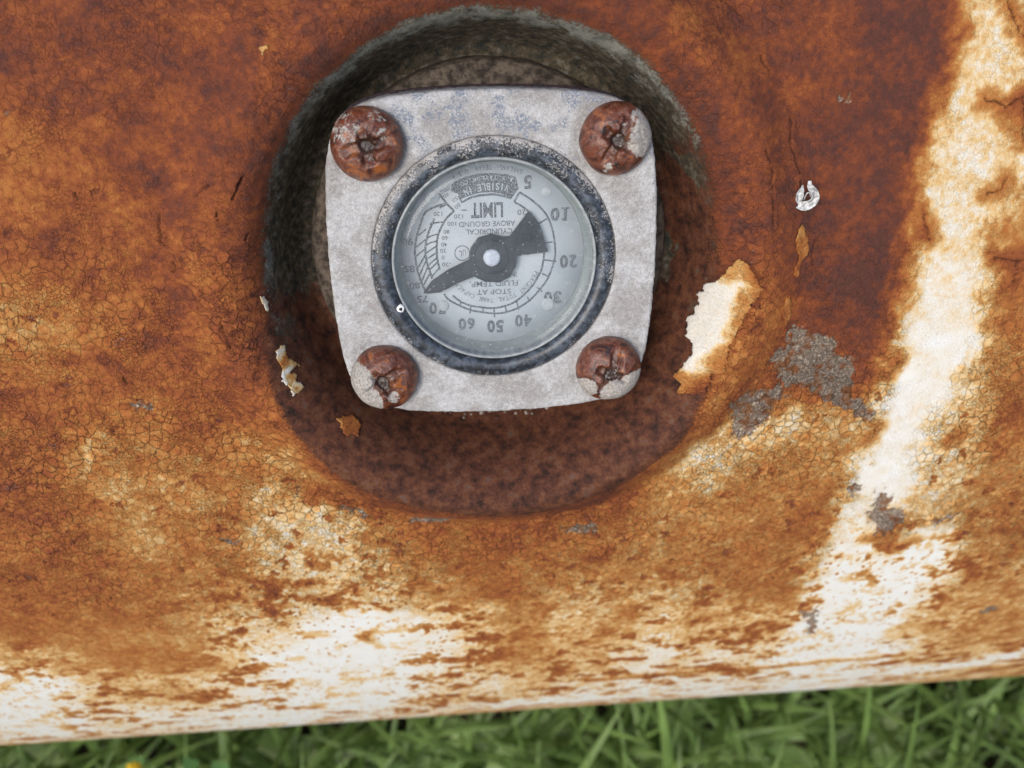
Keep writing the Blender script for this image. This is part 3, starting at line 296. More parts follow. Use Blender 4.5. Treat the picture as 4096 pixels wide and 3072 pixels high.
def line_dist(u, s, line):
    p = np.array(line, float)
    d = np.full(u.shape, 1e9)
    for a, b in zip(p[:-1], p[1:]):
        e = b - a
        t = np.clip(((u - a[0]) * e[0] + (s - a[1]) * e[1]) / max(e @ e, 1e-9), 0, 1)
        d = np.minimum(d, np.hypot(u - a[0] - t * e[0], s - a[1] - t * e[1]))
    return d

RUST_GRID = np.array(RUST, np.float32) / 2.7

def rust_base(u, s):
    gx = np.clip((u + 172) / 4, 0, RUST_GRID.shape[1] - 1.001)
    gy = np.clip((s + 192) / 4, 0, RUST_GRID.shape[0] - 1.001)
    ix, iy = gx.astype(int), gy.astype(int)
    fx, fy = gx - ix, gy - iy
    g = RUST_GRID
    v = (g[iy, ix] * (1 - fx) + g[iy, ix + 1] * fx) * (1 - fy) + (g[iy + 1, ix] * (1 - fx) + g[iy + 1, ix + 1] * fx) * fy
    off = np.maximum(np.maximum(np.abs(u) - 165, 0), np.maximum(np.maximum(s - 62, -188 - s), 0))
    k = np.clip(off / 60, 0, 1)
    return v * (1 - k) + k * (1.0 + 9.0 * smooth(0.35, 0.7, fbm(u * 0.012, s * 0.03, 91)))

def detail(u, s):
    """wear of the painted steel: relief in mm and masks"""
    shp = u.shape
    u = u.ravel(); s = s.ravel()
    w1 = fbm(u * 0.35, s * 0.35, 3, 4) - 0.5
    w2 = fbm(u * 0.35 + 50, s * 0.35, 5, 4) - 0.5
    base0 = rust_base(u + 6.0 * w1, s + 6.0 * w2)
    base = base0 - 0.9 * smooth(-60, -85, s) + 0.35 * smooth(4.5, 6.0, base0) - 0.5 * smooth(-38, -50, s) * smooth(4.6, 3.0, base0) - 0.75 * smooth(-8, -45, s) * smooth(2.5, 5, base0)
    for name, poly in POLYS.items():
        if name[0] not in 'WC': continue
        pa = np.array(poly)
        bb = (u > pa[:, 0].min() - 9) & (u < pa[:, 0].max() + 9) & (s > pa[:, 1].min() - 9) & (s < pa[:, 1].max() + 9)
        if not bb.any(): continue
        d = poly_dist(u[bb] + 6.0 * w1[bb], s[bb] + 6.0 * w2[bb], poly)
        k = smooth(6.0, -4.2, d)
        target = 0.1 + 0.6 * smooth(-75, -45, s[bb]) + 1.0 * smooth(-25, 20, s[bb]) if name[0] == 'W' else 2.0
        base[bb] = base[bb] * (1 - k) + target * k
        base0[bb] = np.minimum(base0[bb], base0[bb] * (1 - k) + (target + .9) * k)
    big = fbm(u * 0.07, s * 0.09, 11, 3) - 0.5
    mid = fbm(u * 0.30, s * 0.36, 12, 4) - 0.5
    fine = fbm(u * 1.1, s * 1.1, 14, 4) - 0.5
    low = smooth(4.5, 1.5, base)
    val = base + 1.9 * big * (1 - 0.6 * low) + 2.3 * mid * (1 - 0.25 * low) + 3.0 * fine * smooth(0.2, 2.5, base) + 1.8 * (fbm(u * 0.17, s * 0.2, 19, 3) - .5) * smooth(4, 6, base)
    # rust freckles breaking through the lower white paint
    fr = fbm(u * 0.20, s * 0.30, 31, 5, 0.62)
    gran = fbm(u * 0.9, s * 0.7, 33, 3) - .5
    val = val + 4.4 * smooth(0.47, 0.72, fr + 0.42 * gran) * smooth(-45, -75, s) * smooth(0.5, 1.6, base0) * smooth(6, 3, base0)
    f1, f2, cid, dx, dy = worley(u * 0.62 + 1.4 * w1, s * 0.62 + 1.4 * w2, 41)
    speck = smooth(0.22, 0.10, f1 + 0.12 * fine) * (cid > 0.72)
    val = val + 4.5 * speck * smooth(-45, -75, s) * smooth(4.5, 2.5, base0) * smooth(0.4, 1.2, base0)
    # how strongly the paint has crazed into cells (the cells themselves are in the material)
    q1 = fbm(u * 0.9, s * 0.9, 51, 3) - 0.5
    q2 = fbm(u * 0.9, s * 0.9, 53, 3) - 0.5
    right = smooth(46, 60, u) * smooth(-30, -10, s)
    lowend = smooth(-62, -92, s)
    region = (1 - 0.5 * right) * (1 - 0.85 * lowend) * (1 - 0.42 * smooth(-12, 12, s)) * (1 - 0.35 * smooth(6.2, 7.6, base0))
    lvl = smooth(0.6, 2.5, base)
    patch = smooth(0.40, 0.60, fbm(u * 0.10, s * 0.10, 65, 4))
    strong = region * lvl * np.clip(0.45 + 0.25 * smooth(-5, -30, s) + 0.55 * patch, 0, 1.1)
    craze = smooth(3.5, 1.2, base) * (1 - lowend) * smooth(0.3, 0.6, fbm(u * .3, s * .3, 73, 2))
    crack = np.zeros_like(u); bare = np.zeros_like(u)
    disp = 0.14 * mid + 0.07 * fine
    # spots where a few flakes have dropped off
    c1, c2, cr, cx, cy = worley(u * 0.34 + 1.2 * q1 + 0.6 * fine, s * 0.34 + 1.2 * q2 + 0.6 * w1, 61)
    spot = smooth(0.30, 0.22, c1 + 0.25 * fine) * (cr > 0.86) * smooth(0.3, 0.6, strong)
    val = val * (1 - 0.6 * spot) + 8.0 * 0.6 * spot
    bare = np.maximum(bare, 0.45 * spot * (cr > 0.93))
    disp = disp - 0.16 * spot
    crack = np.maximum(crack, 0.7 * spot * (1 - spot) * 4 * (cy > 0) * 0.8)  # flake shadow painted as a dark rim along each spot's lower side
    un = u + 3.0 * q1 + 1.6 * fine; sn = s + 3.0 * q2 + 1.6 * gran
    for name, poly in POLYS.items():
        if name[0] != 'G':
            continue
        pa = np.array(poly)
        bb = (u > pa[:, 0].min() - 3) & (u < pa[:, 0].max() + 3) & (s > pa[:, 1].min() - 3) & (s < pa[:, 1].max() + 3)
        if not bb.any():
            continue
        d = poly_dist(un[bb], sn[bb], poly) + (1.0 if name in ('G5', 'G6', 'G7', 'G8') else 0.5 if name in ('G11', 'G12', 'G13', 'G14', 'G15', 'G18') else 0)
        m = smooth(0.7, -0.8, d)
        bare[bb] = np.maximum(bare[bb], m * (0.45 + 0.75 * fbm(u[bb] * .45, s[bb] * .45, 85, 3)))
        disp[bb] = disp[bb] - 0.22 * m + 0.10 * smooth(0.9, 0.15, d) * (1 - m)
        crack[bb] = np.maximum(crack[bb] * (1 - m), 0.85 * (1 - smooth(0.0, 0.14, np.abs(d + 0.05))) * (fine[bb] > -0.1))
    un = u + 0.9 * q1; sn = s + 0.9 * q2
    for line in CRACKS:
        pa = np.array(line)
        bb = (u > pa[:, 0].min() - 3) & (u < pa[:, 0].max() + 3) & (s > pa[:, 1].min() - 3) & (s < pa[:, 1].max() + 3)
        if not bb.any():
            continue
        d = line_dist(un[bb], sn[bb], line)
        wd = 0.13 + 0.28 * np.clip(fbm(u[bb] * 0.5, s[bb] * 0.5, 83, 2) - 0.3, 0, 1)
        m = smooth(wd, wd * 0.5, d)
        crack[bb] = np.maximum(crack[bb], m)
        disp[bb] += -0.35 * m + 0.22 * smooth(2.2, 0.2, d) * (1 - m)
        val[bb] += 2.6 * smooth(3.0, 0.2, d) * smooth(7, 3, val[bb])
    val = val + 0.1 * smooth(42, 58, u) * smooth(-25, 0, s) * smooth(5, 7, base) + 0.1 * smooth(-5, 20, s) * smooth(5, 7, base)
    t = np.clip(val / 9.0, 0, 1)
    return [a.reshape(shp).astype(np.float32) for a in (disp, t, bare, crack, strong, craze)]

# ------------------------------------------------------------------ mesh helpers
def link(o, parent=None):
    scene.collection.objects.link(o)
    if parent is not None:
        o.parent = parent
    return o

def tag(o, label=None, cat=None, group=None, kind=None):
    if label: o['label'] = label
    if cat: o['category'] = cat
    if group: o['group'] = group
    if kind: o['kind'] = kind
    return o

def empty(name, matrix):
    o = bpy.data.objects.new(name, None)
    o.empty_display_size = 0.01
    scene.collection.objects.link(o)
    o.matrix_world = matrix
    return o

def np_mesh(name, verts, quads, mat, parent=None, attrs=None, smooth_shade=True, scale=MM):
    me = bpy.data.meshes.new(name)
    v = np.asarray(verts, np.float32).reshape(-1, 3) * scale
    q = np.asarray(quads, np.int32)
    k = q.shape[1]
    me.vertices.add(len(v)); me.vertices.foreach_set('co', v.ravel())
    me.loops.add(q.size); me.loops.foreach_set('vertex_index', q.ravel())
    me.polygons.add(len(q)); me.polygons.foreach_set('loop_start', np.arange(0, q.size, k, dtype=np.int32))
    me.polygons.foreach_set('loop_total', np.full(len(q), k, np.int32))
    me.polygons.foreach_set('use_smooth', np.full(len(q), smooth_shade))
    me.update(calc_edges=True)
    me.validate()
    for an, arr in (attrs or {}).items():
        at = me.attributes.new(an, 'FLOAT_COLOR', 'POINT')
        at.data.foreach_set('color', np.asarray(arr, np.float32).ravel())
    me.materials.append(mat)
    return link(bpy.data.objects.new(name, me), parent)

def grid_quads(n, m, wrap=False):
    i = np.arange(n - 1)[:, None]; j = np.arange(m if wrap else m - 1)[None, :]
    j2 = (j + 1) % m
    return np.stack([i * m + j, i * m + j2, (i + 1) * m + j2, (i + 1) * m + j], -1).reshape(-1, 4)

def lathe(name, prof, mat, parent, seg=160, close_top=False, center=(0, 0), wob=None):
    prof = np.array(prof, float)
    th = np.linspace(0, 2 * np.pi, seg, endpoint=False)
    r = prof[:, 0][:, None] * np.ones(seg)[None]
    h = prof[:, 1][:, None] * np.ones(seg)[None]
    if wob is not None:
        r, h = wob(r, h, th[None] * np.ones_like(r))
    V = np.stack([center[0] + r * np.cos(th), center[1] + r * np.sin(th), h], -1).reshape(-1, 3)
    Q = grid_quads(len(prof), seg, True)
    return np_mesh(name, V, Q, mat, parent)

def bm_obj(name, bm, mat, parent=None, shade=False):
    me = bpy.data.meshes.new(name)
    bm.to_mesh(me); bm.free()
    for p in me.polygons: p.use_smooth = shade
    me.materials.append(mat)
    return link(bpy.data.objects.new(name, me), parent)

# ------------------------------------------------------------------ material helpers
class NT:
    def __init__(self, name):
        self.m = bpy.data.materials.new(name); self.m.use_nodes = True
        self.n = self.m.node_tree.nodes; self.l = self.m.node_tree.links
        self.b = self.n['Principled BSDF']; self.out = self.n['Material Output']
        tc = self.n.new('ShaderNodeTexCoord'); mp = self.n.new('ShaderNodeMapping')
        mp.inputs['Scale'].default_value = (1000, 1000, 1000)      # object space in millimetres
        self.l.new(tc.outputs['Object'], mp.inputs['Vector']); self.co = mp.outputs['Vector']
    def put(self, sock, v):
        if isinstance(v, bpy.types.NodeSocket): self.l.new(v, sock)
        elif isinstance(v, tuple) and len(v) == 3 and sock.type == 'RGBA': sock.default_value = (*v, 1)
        else: sock.default_value = v
    def noise(self, scale, detail=4, rough=0.6, dist=0.0, co=None):
        n = self.n.new('ShaderNodeTexNoise')
        n.inputs['Scale'].default_value = scale; n.inputs['Detail'].default_value = detail
        n.inputs['Roughness'].default_value = rough; n.inputs['Distortion'].default_value = dist
        self.l.new(co or self.co, n.inputs['Vector']); return n.outputs['Fac']
    def voro(self, scale, feat='F1', out='Distance'):
        n = self.n.new('ShaderNodeTexVoronoi'); n.feature = feat
        n.inputs['Scale'].default_value = scale; self.l.new(self.co, n.inputs['Vector']); return n.outputs[out]
    def math(self, op, a, b=0.0, c=None, clamp=False):
        n = self.n.new('ShaderNodeMath'); n.operation = op; n.use_clamp = clamp
        self.put(n.inputs[0], a); self.put(n.inputs[1], b)
        if c is not None: self.put(n.inputs[2], c)
        return n.outputs[0]
    def rng(self, v, a, b, c=0.0, d=1.0):
        n = self.n.new('ShaderNodeMapRange'); n.interpolation_type = 'SMOOTHSTEP'
        self.put(n.inputs['Value'], v)
        for k, x in (('From Min', a), ('From Max', b), ('To Min', c), ('To Max', d)): self.put(n.inputs[k], x)
        return n.outputs['Result']
    def mix(self, f, a, b, mode='MIX'):
        n = self.n.new('ShaderNodeMix'); n.data_type = 'RGBA'; n.blend_type = mode
        self.put(n.inputs['Factor'], f); self.put(n.inputs['A'], a) if False else None
        ins = [i for i in n.inputs if i.type == 'RGBA']
        self.put(ins[0], a); self.put(ins[1], b)
        return [o for o in n.outputs if o.type == 'RGBA'][0]
    def ramp(self, f, stops):
        n = self.n.new('ShaderNodeValToRGB'); e = n.color_ramp.elements
        while len(e) < len(stops): e.new(0.5)
        for k, (p, c) in enumerate(stops): e[k].position = p; e[k].color = (*c, 1)
        self.put(n.inputs['Fac'], f); return n.outputs['Color']
    def attr(self, name):
        n = self.n.new('ShaderNodeAttribute'); n.attribute_name = name
        s = self.n.new('ShaderNodeSeparateColor'); self.l.new(n.outputs['Color'], s.inputs['Color'])
        return s.outputs['Red'], s.outputs['Green'], s.outputs['Blue'], n.outputs['Alpha']
    def sep(self, v=None):
        s = self.n.new('ShaderNodeSeparateXYZ'); self.l.new(v or self.co, s.inputs[0]); return s.outputs
    def bump(self, h, strength=0.3, dist=0.0001):
        n = self.n.new('ShaderNodeBump'); n.inputs['Strength'].default_value = strength
        n.inputs['Distance'].default_value = dist; self.put(n.inputs['Height'], h)
        self.l.new(n.outputs['Normal'], self.b.inputs['Normal']); return n
    def fin(self, col=None, rough=None, spec=None, **kw):
        if col is not None: self.put(self.b.inputs['Base Color'], col)
        if rough is not None: self.put(self.b.inputs['Roughness'], rough)
        if spec is not None: self.put(self.b.inputs['Specular IOR Level'], spec)
        for k, v in kw.items(): self.put(self.b.inputs[k], v)
        return self.m

def srgb(r, g, b):
    f = lambda c: c / 12.92 if c <= 0.04045 else ((c + 0.055) / 1.055) ** 2.4
    return (f(r / 255), f(g / 255), f(b / 255))

# rusted and crazed white tank paint
def mat_tank():
    N = NT('rusted_white_paint')
    t, bare, crack, strong = N.attr('mask')
    grey, olive, brown, craze = N.attr('mask2')
    sn = N.n.new('ShaderNodeAttribute'); sn.attribute_name = 'surf'
    surf = sn.outputs['Vector']
    fine = N.noise(2.6, 5, 0.65); vfine = N.noise(9.0, 3, 0.6)
    # paint cells
    wn_ = N.n.new('ShaderNodeTexNoise'); wn_.inputs['Scale'].default_value = 1.1; wn_.inputs['Detail'].default_value = 3
    N.l.new(surf, wn_.inputs['Vector'])
    wv = N.n.new('ShaderNodeVectorMath'); wv.operation = 'MULTIPLY_ADD'; wv.inputs[1].default_value = (1.5, 1.5, 0.0)
    N.l.new(wn_.outputs['Color'], wv.inputs[0]); N.l.new(surf, wv.inputs[2])
    def cells(scale, feat, out):
        n = N.n.new('ShaderNodeTexVoronoi'); n.voronoi_dimensions = '2D'; n.feature = feat
        n.inputs['Scale'].default_value = scale; N.l.new(wv.outputs[0], n.inputs['Vector']); return n.outputs[out]
    ea, eb = cells(0.62, 'DISTANCE_TO_EDGE', 'Distance'), cells(1.45, 'DISTANCE_TO_EDGE', 'Distance')
    ca, cb = cells(0.62, 'F1', 'Color'), cells(1.45, 'F1', 'Color')
    sel = N.rng(N.noise(0.16, 4, 0.6, co=surf), 0.49, 0.55)
    brk = N.rng(N.noise(0.5, 5, 0.7, co=surf), 0.43, 0.60)
    def lines(e):
        return N.rng(e, 0.0, N.math('MULTIPLY_ADD', brk, 0.095, 0.006), 1.0, 0.0)
    edge = N.math('ADD', N.math('MULTIPLY', ea, N.math('SUBTRACT', 1.0, sel)), N.math('MULTIPLY', eb, sel))
    line = N.math('MULTIPLY', lines(edge), N.math('MULTIPLY', strong, N.math('MULTIPLY_ADD', brk, 0.95, 0.0)), clamp=True)
    hair = N.math('MULTIPLY', N.rng(eb, 0.0, 0.035, 1.0, 0.0), N.math('MULTIPLY', craze, 0.50))
    def tilt(scale, colr):
        df = N.n.new('ShaderNodeVectorMath'); df.operation = 'SUBTRACT'
        N.l.new(wv.outputs[0], df.inputs[0]); N.l.new(cells(scale, 'F1', 'Position'), df.inputs[1])
        rv = N.n.new('ShaderNodeVectorMath'); rv.operation = 'SUBTRACT'; rv.inputs[1].default_value = (0.5, 0.5, 0.5); N.l.new(colr, rv.inputs[0])
        dt = N.n.new('ShaderNodeVectorMath'); dt.operation = 'DOT_PRODUCT'
        N.l.new(df.outputs[0], dt.inputs[0]); N.l.new(rv.outputs[0], dt.inputs[1]); return dt.outputs['Value']
    slope = N.math('ADD', N.math('MULTIPLY', tilt(0.62, ca), N.math('SUBTRACT', 1.0, sel)), N.math('MULTIPLY', tilt(1.45, cb), N.math('MULTIPLY', sel, 1.6)))
    cc = N.n.new('ShaderNodeSeparateColor'); N.l.new(N.mix(sel, ca, cb), cc.inputs[0])
    crand = cc.outputs['Red']
    cdev = N.math('MULTIPLY', N.math('SUBTRACT', crand, 0.5), strong)
    # layered scale: terraces of irregular outline
    tn = N.noise(0.55, 6, 0.68, 0.3, co=surf)
    terr = N.math('SNAP', tn, 0.035)
    tfr = N.math('MULTIPLY', N.math('SUBTRACT', tn, terr), 28.6)
    rim = N.math('MULTIPLY', N.rng(tfr, 0.0, 0.16, 1.0, 0.0), N.rng(t, 0.25, 0.5))  # edge shadow of the terraces, painted as darker rust
    t2 = N.math('ADD', t, N.math('MULTIPLY', N.math('SUBTRACT', N.noise(1.1, 6, 0.75, co=None), 0.5), N.rng(t, 0.0, 0.3, 0.12, 0.46)))
    t3 = N.math('ADD', t2, N.math('MULTIPLY', N.math('SUBTRACT', vfine, 0.5), 0.22))
    t4 = N.math('ADD', N.math('ADD', t3, N.math('MULTIPLY', cdev, 0.13)), N.math('MULTIPLY', rim, N.math('MULTIPLY', N.rng(N.noise(0.8, 3, 0.6), 0.45, 0.6), 0.12)))
    col = N.ramp(t4, [(0.0, srgb(222, 222, 218)), (0.10, srgb(217, 210, 196)), (0.21, srgb(212, 182, 130)), (0.34, srgb(200, 146, 80)),
                      (0.50, srgb(182, 113, 52)), (0.66, srgb(158, 87, 41)), (0.78, srgb(133, 69, 38)), (0.90, srgb(111, 59, 41)), (1.0, srgb(91, 54, 45))])
    hs = N.n.new('ShaderNodeHueSaturation'); hs.inputs['Saturation'].default_value = 0.99; hs.inputs['Value'].default_value = 1.07
    N.put(hs.inputs['Color'], col); col = hs.outputs['Color']
    # inner cup: old grey paint, olive with recess shade painted in, bare red-brown steel
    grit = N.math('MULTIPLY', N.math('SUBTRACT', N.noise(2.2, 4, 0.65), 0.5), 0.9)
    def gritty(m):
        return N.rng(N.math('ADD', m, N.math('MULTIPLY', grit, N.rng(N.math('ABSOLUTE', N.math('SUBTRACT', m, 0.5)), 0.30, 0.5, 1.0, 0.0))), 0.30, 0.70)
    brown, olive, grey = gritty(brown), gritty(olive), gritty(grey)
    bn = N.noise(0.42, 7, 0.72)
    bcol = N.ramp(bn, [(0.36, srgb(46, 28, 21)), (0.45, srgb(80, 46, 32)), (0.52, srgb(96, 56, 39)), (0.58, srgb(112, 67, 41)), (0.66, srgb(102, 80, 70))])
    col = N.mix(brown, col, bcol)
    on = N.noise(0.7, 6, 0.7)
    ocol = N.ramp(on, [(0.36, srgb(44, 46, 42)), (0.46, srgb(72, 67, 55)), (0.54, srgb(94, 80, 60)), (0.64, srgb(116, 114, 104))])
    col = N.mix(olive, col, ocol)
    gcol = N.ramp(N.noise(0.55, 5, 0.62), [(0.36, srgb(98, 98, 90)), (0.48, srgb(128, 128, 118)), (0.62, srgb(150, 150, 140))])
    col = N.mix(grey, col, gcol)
    # bare patches: pitted grey steel with pale specks
    g1 = N.rng(N.noise(2.4, 5, 0.75), 0.50, 0.64)
    bc = N.mix(g1, srgb(126, 110, 96), srgb(200, 186, 164))
    bc = N.mix(N.rng(N.noise(0.42, 5, 0.65), 0.47, 0.60), bc, srgb(130, 84, 52))
    bm_ = N.rng(N.math('ADD', bare, N.math('MULTIPLY', N.math('SUBTRACT', fine, 0.5), 0.9)), 0.40, 0.62)
    col = N.mix(bm_, col, bc)
    ck = N.math('MAXIMUM', crack, N.math('MAXIMUM', line, hair))
    col = N.mix(N.math('MULTIPLY', ck, 0.78), col, srgb(62, 35, 20))
    rough = N.rng(t, 0.0, 0.3, 0.42, 0.78)
    hgt = N.math('MULTIPLY', N.math('ADD', N.math('MULTIPLY', crand, 0.9), N.rng(edge, 0.0, 0.14, 0.0, 0.7)), strong)
    hgt = N.math('ADD', hgt, N.math('MULTIPLY', N.math('MULTIPLY', slope, strong), 1.6))
    hgt = N.math('ADD', hgt, N.math('MULTIPLY', N.math('MULTIPLY', N.math('SUBTRACT', terr, 0.5), N.rng(t, 0.2, 0.5)), 7.0))
    h2 = N.math('ADD', hgt, N.math('MULTIPLY', N.math('ADD', N.math('MULTIPLY', fine, 0.5), N.math('MULTIPLY', vfine, 0.3)), N.rng(brown, 0.0, 0.8, 1.0, 0.15)))
    N.bump(h2, 1.0, 0.00042)
    return N.fin(col, rough, 0.3)

def mat_flange():
    N = NT('weathered_aluminium')
    big = N.noise(0.14, 5, 0.65); mid = N.noise(1.2, 8, 0.80); fine = N.noise(4.2, 4, 0.75)
    col = N.mix(N.rng(N.math('ADD', N.math('MULTIPLY', mid, 0.6), N.math('MULTIPLY', fine, 0.4)), 0.42, 0.58), N.mix(N.rng(big, 0.40, 0.60), srgb(147, 143, 140), srgb(172, 170, 169)), N.mix(N.rng(big, 0.40, 0.60), srgb(176, 173, 170), srgb(204, 204, 204)))
    x, y, z = N.sep()
    up = N.rng(y, 2.0, 25.0, -0.05, 0.06)
    blue = N.math('MULTIPLY', N.rng(N.math('ADD', N.noise(0.3, 5, 0.65), up), 0.57, 0.62), N.rng(N.math('ADD', N.noise(3.4, 4, 0.75), up), 0.50, 0.60))
    col = N.mix(blue, col, srgb(122, 131, 145))
    col = N.mix(N.rng(fine, 0.56, 0.72, 0.0, 0.6), col, srgb(234, 233, 232))
    col = N.mix(N.rng(N.noise(0.35, 6, 0.75, 0.3), 0.52, 0.68, 0.0, 0.45), col, srgb(152, 145, 139))
    N.bump(N.math('ADD', mid, fine), 0.9, 0.00026)
    return N.fin(col, 0.75, 0.3)

def mat_ring():
    N = NT('dusty_black_plastic')
    x, y, z = N.sep()
    rad = N.math('SQRT', N.math('ADD', N.math('MULTIPLY', x, x), N.math('MULTIPLY', y, y)))
    n = N.math('MULTIPLY_ADD', N.math('SUBTRACT', N.noise(3.2, 5, 0.8), 0.5), 1.7, 0.5); n2 = N.noise(0.35, 3, 0.6)
    edge = N.rng(rad, 18.2, 19.7, -0.16, 0.05)
    up = N.rng(y, -12, 18, -0.10, 0.08)
    v = N.math('ADD', N.math('ADD', n, edge), N.math('ADD', up, N.math('MULTIPLY', N.math('SUBTRACT', n2, 0.5), 0.7)))
    dust = N.rng(v, 0.52, 0.64)
    base = N.mix(N.rng(N.noise(0.8, 4, 0.7), 0.4, 0.65), srgb(32, 36, 41), srgb(74, 82, 93))
    col = N.mix(dust, base, srgb(172, 168, 163))
    col = N.mix(N.rng(N.noise(7.0, 2, 0.6), 0.68, 0.76, 0.0, 0.6), col, srgb(190, 196, 204))
    N.bump(n, 0.3, 0.0001)
    return N.fin(col, N.rng(dust, 0, 1, 0.28, 0.85), 0.5)

def mat_screw():
    N = NT('rusted_screw_steel')
    paint, dark, a, b = N.attr('mask')
    n = N.math('MULTIPLY_ADD', N.math('SUBTRACT', N.noise(0.42, 7, 0.76, 0.7), 0.5), 1.5, 0.5); n2 = N.noise(2.6, 4, 0.65)
    col = N.ramp(n, [(0.37, srgb(46, 28, 25)), (0.44, srgb(84, 42, 27)), (0.49, srgb(118, 58, 28)), (0.53, srgb(86, 50, 40)), (0.58, srgb(104, 76, 68)), (0.64, srgb(150, 84, 38))])  # mauve-grey stop paints a sheen into the rust colours
    col = N.mix(N.rng(n2, 0.58, 0.75, 0.0, 0.5), col, srgb(184, 132, 84))
    col = N.mix(dark, col, srgb(40, 26, 18))
    pc = N.mix(N.rng(n2, 0.35, 0.65), srgb(134, 127, 120), srgb(174, 168, 161))
    pm = N.rng(N.math('ADD', paint, N.math('MULTIPLY', N.math('SUBTRACT', N.noise(1.0, 6, 0.75), 0.5), 1.3)), 0.46, 0.58)
    col = N.mix(pm, col, pc)
    N.bump(N.math('ADD', n, n2), 0.5, 0.00022)
    return N.fin(col, N.rng(pm, 0, 1, 0.34, 0.85), 0.6)

def plain(name, c1, c2, scale, rough, spec=0.4, bump=0.2, lo=0.35, hi=0.65):
    N = NT(name)
    n = N.noise(scale, 5, 0.65)
    N.bump(n, bump, 0.0001)
    return N.fin(N.mix(N.rng(n, lo, hi), c1, c2), rough, spec)

def mat_dial():
    N = NT('aged_dial_face')
    n = N.noise(0.12, 4, 0.6)
    return N.fin(N.mix(N.rng(n, 0.3, 0.7), srgb(172, 180, 186), srgb(186, 192, 197)), 0.6, 0.3)

def mat_ink():
    N = NT('worn_black_ink')
    n = N.noise(4.5, 4, 0.7)
    return N.fin(N.mix(N.rng(n, 0.44, 0.66), srgb(66, 71, 78), srgb(158, 165, 168)), 0.7, 0.2)

def mat_lens():
    """thin hazy clear plastic: mostly passes light, a little dust and gloss"""
    N = NT('hazy_clear_plastic')
    tr = N.n.new('ShaderNodeBsdfTransparent'); tr.inputs['Color'].default_value = (0.955, 0.96, 0.962, 1)
    df = N.n.new('ShaderNodeBsdfDiffuse'); df.inputs['Color'].default_value = (*srgb(205, 212, 218), 1)
    gl = N.n.new('ShaderNodeBsdfGlossy'); gl.inputs['Roughness'].default_value = 0.05
    gl.inputs['Color'].default_value = (1, 1, 1, 1)
    fr = N.n.new('ShaderNodeFresnel'); fr.inputs['IOR'].default_value = 1.25
    sp = N.rng(N.voro(1.3), 0.17, 0.08)
    sp = N.math('MULTIPLY', sp, N.rng(N.noise(1.1, 3, 0.6), 0.44, 0.52))
    haze = N.math('ADD', N.rng(N.noise(0.22, 4, 0.6), 0.25, 0.75, 0.018, 0.050), N.math('MULTIPLY', sp, 0.55), clamp=True)
    m1 = N.n.new('ShaderNodeMixShader'); m2 = N.n.new('ShaderNodeMixShader')
    N.l.new(haze, m1.inputs[0]); N.l.new(tr.outputs[0], m1.inputs[1]); N.l.new(df.outputs[0], m1.inputs[2])
    N.l.new(fr.outputs[0], m2.inputs[0]); N.l.new(m1.outputs[0], m2.inputs[1]); N.l.new(gl.outputs[0], m2.inputs[2])
    N.l.new(m2.outputs[0], N.out.inputs['Surface'])
    return N.m

def mat_grass(name, c1, c2):
    N = NT(name)
    oi = N.n.new('ShaderNodeObjectInfo')
    n = N.noise(0.05, 3, 0.5)
    f = N.math('ADD', N.math('MULTIPLY', oi.outputs['Random'], 0.5), N.math('MULTIPLY', n, 0.6))
    col = N.mix(N.rng(f, 0.2, 0.9), c1, c2)
    N.fin(col, 0.5, 0.4)
    tl = N.n.new('ShaderNodeBsdfTranslucent'); N.l.new(col, tl.inputs['Color'])
    mx = N.n.new('ShaderNodeMixShader'); mx.inputs[0].default_value = 0.3
    N.l.new(N.b.outputs[0], mx.inputs[1]); N.l.new(tl.outputs[0], mx.inputs[2]); N.l.new(mx.outputs[0], N.out.inputs['Surface'])
    return N.m

M_TANK = mat_tank(); M_FLANGE = mat_flange(); M_RING = mat_ring(); M_SCREW = mat_screw()
M_DIAL = mat_dial(); M_INK = mat_ink(); M_LENS = mat_lens()
M_WALLR = plain('grey_green_plastic', srgb(150, 160, 160), srgb(168, 177, 176), 0.3, 0.5)
M_RIM = plain('pale_lens_edge', srgb(128, 134, 136), srgb(156, 160, 160), 1.2, 0.35)
M_BLACK = plain('faded_black_pointer', srgb(24, 28, 33), srgb(40, 45, 52), 1.5, 0.55, 0.3)
M_GREYDOT = plain('grey_rivet', srgb(158, 166, 170), srgb(176, 182, 184), 1.0, 0.5)
M_PALE = plain('pale_plastic_pivot', srgb(178, 186, 200), srgb(206, 212, 222), 1.0, 0.3)
M_GASKET = plain('dark_gasket', srgb(34, 28, 36), srgb(62, 48, 52), 1.2, 0.9)
M_BOSS = plain('rust_stained_steel', srgb(42, 35, 29), srgb(96, 84, 72), 0.7, 0.85, 0.3, 0.6)
M_CRUMB = plain('dirt_crumbs', srgb(78, 62, 48), srgb(168, 158, 146), 0.5, 0.9)
M_HUSK = plain('white_husk', srgb(122, 122, 120), srgb(212, 212, 210), 1.4, 0.8, 0.2, 0.5)
M_SPECK = plain('white_speck', srgb(236, 236, 234), srgb(250, 250, 250), 3.0, 0.6)
M_BLADE = mat_grass('grass_blade', srgb(158, 196, 106), srgb(222, 238, 182))
M_BLADE2 = mat_grass('grass_field', srgb(40, 58, 26), srgb(132, 162, 86))
M_YELLOW = plain('yellow_petal', srgb(214, 178, 30), srgb(240, 210, 60), 0.8, 0.6)
M_CLOVER = mat_grass('clover_leaf', srgb(70, 112, 56), srgb(112, 152, 88))
M_SOIL = plain('dark_soil', srgb(30, 26, 18), srgb(62, 58, 36), 0.06, 0.95)

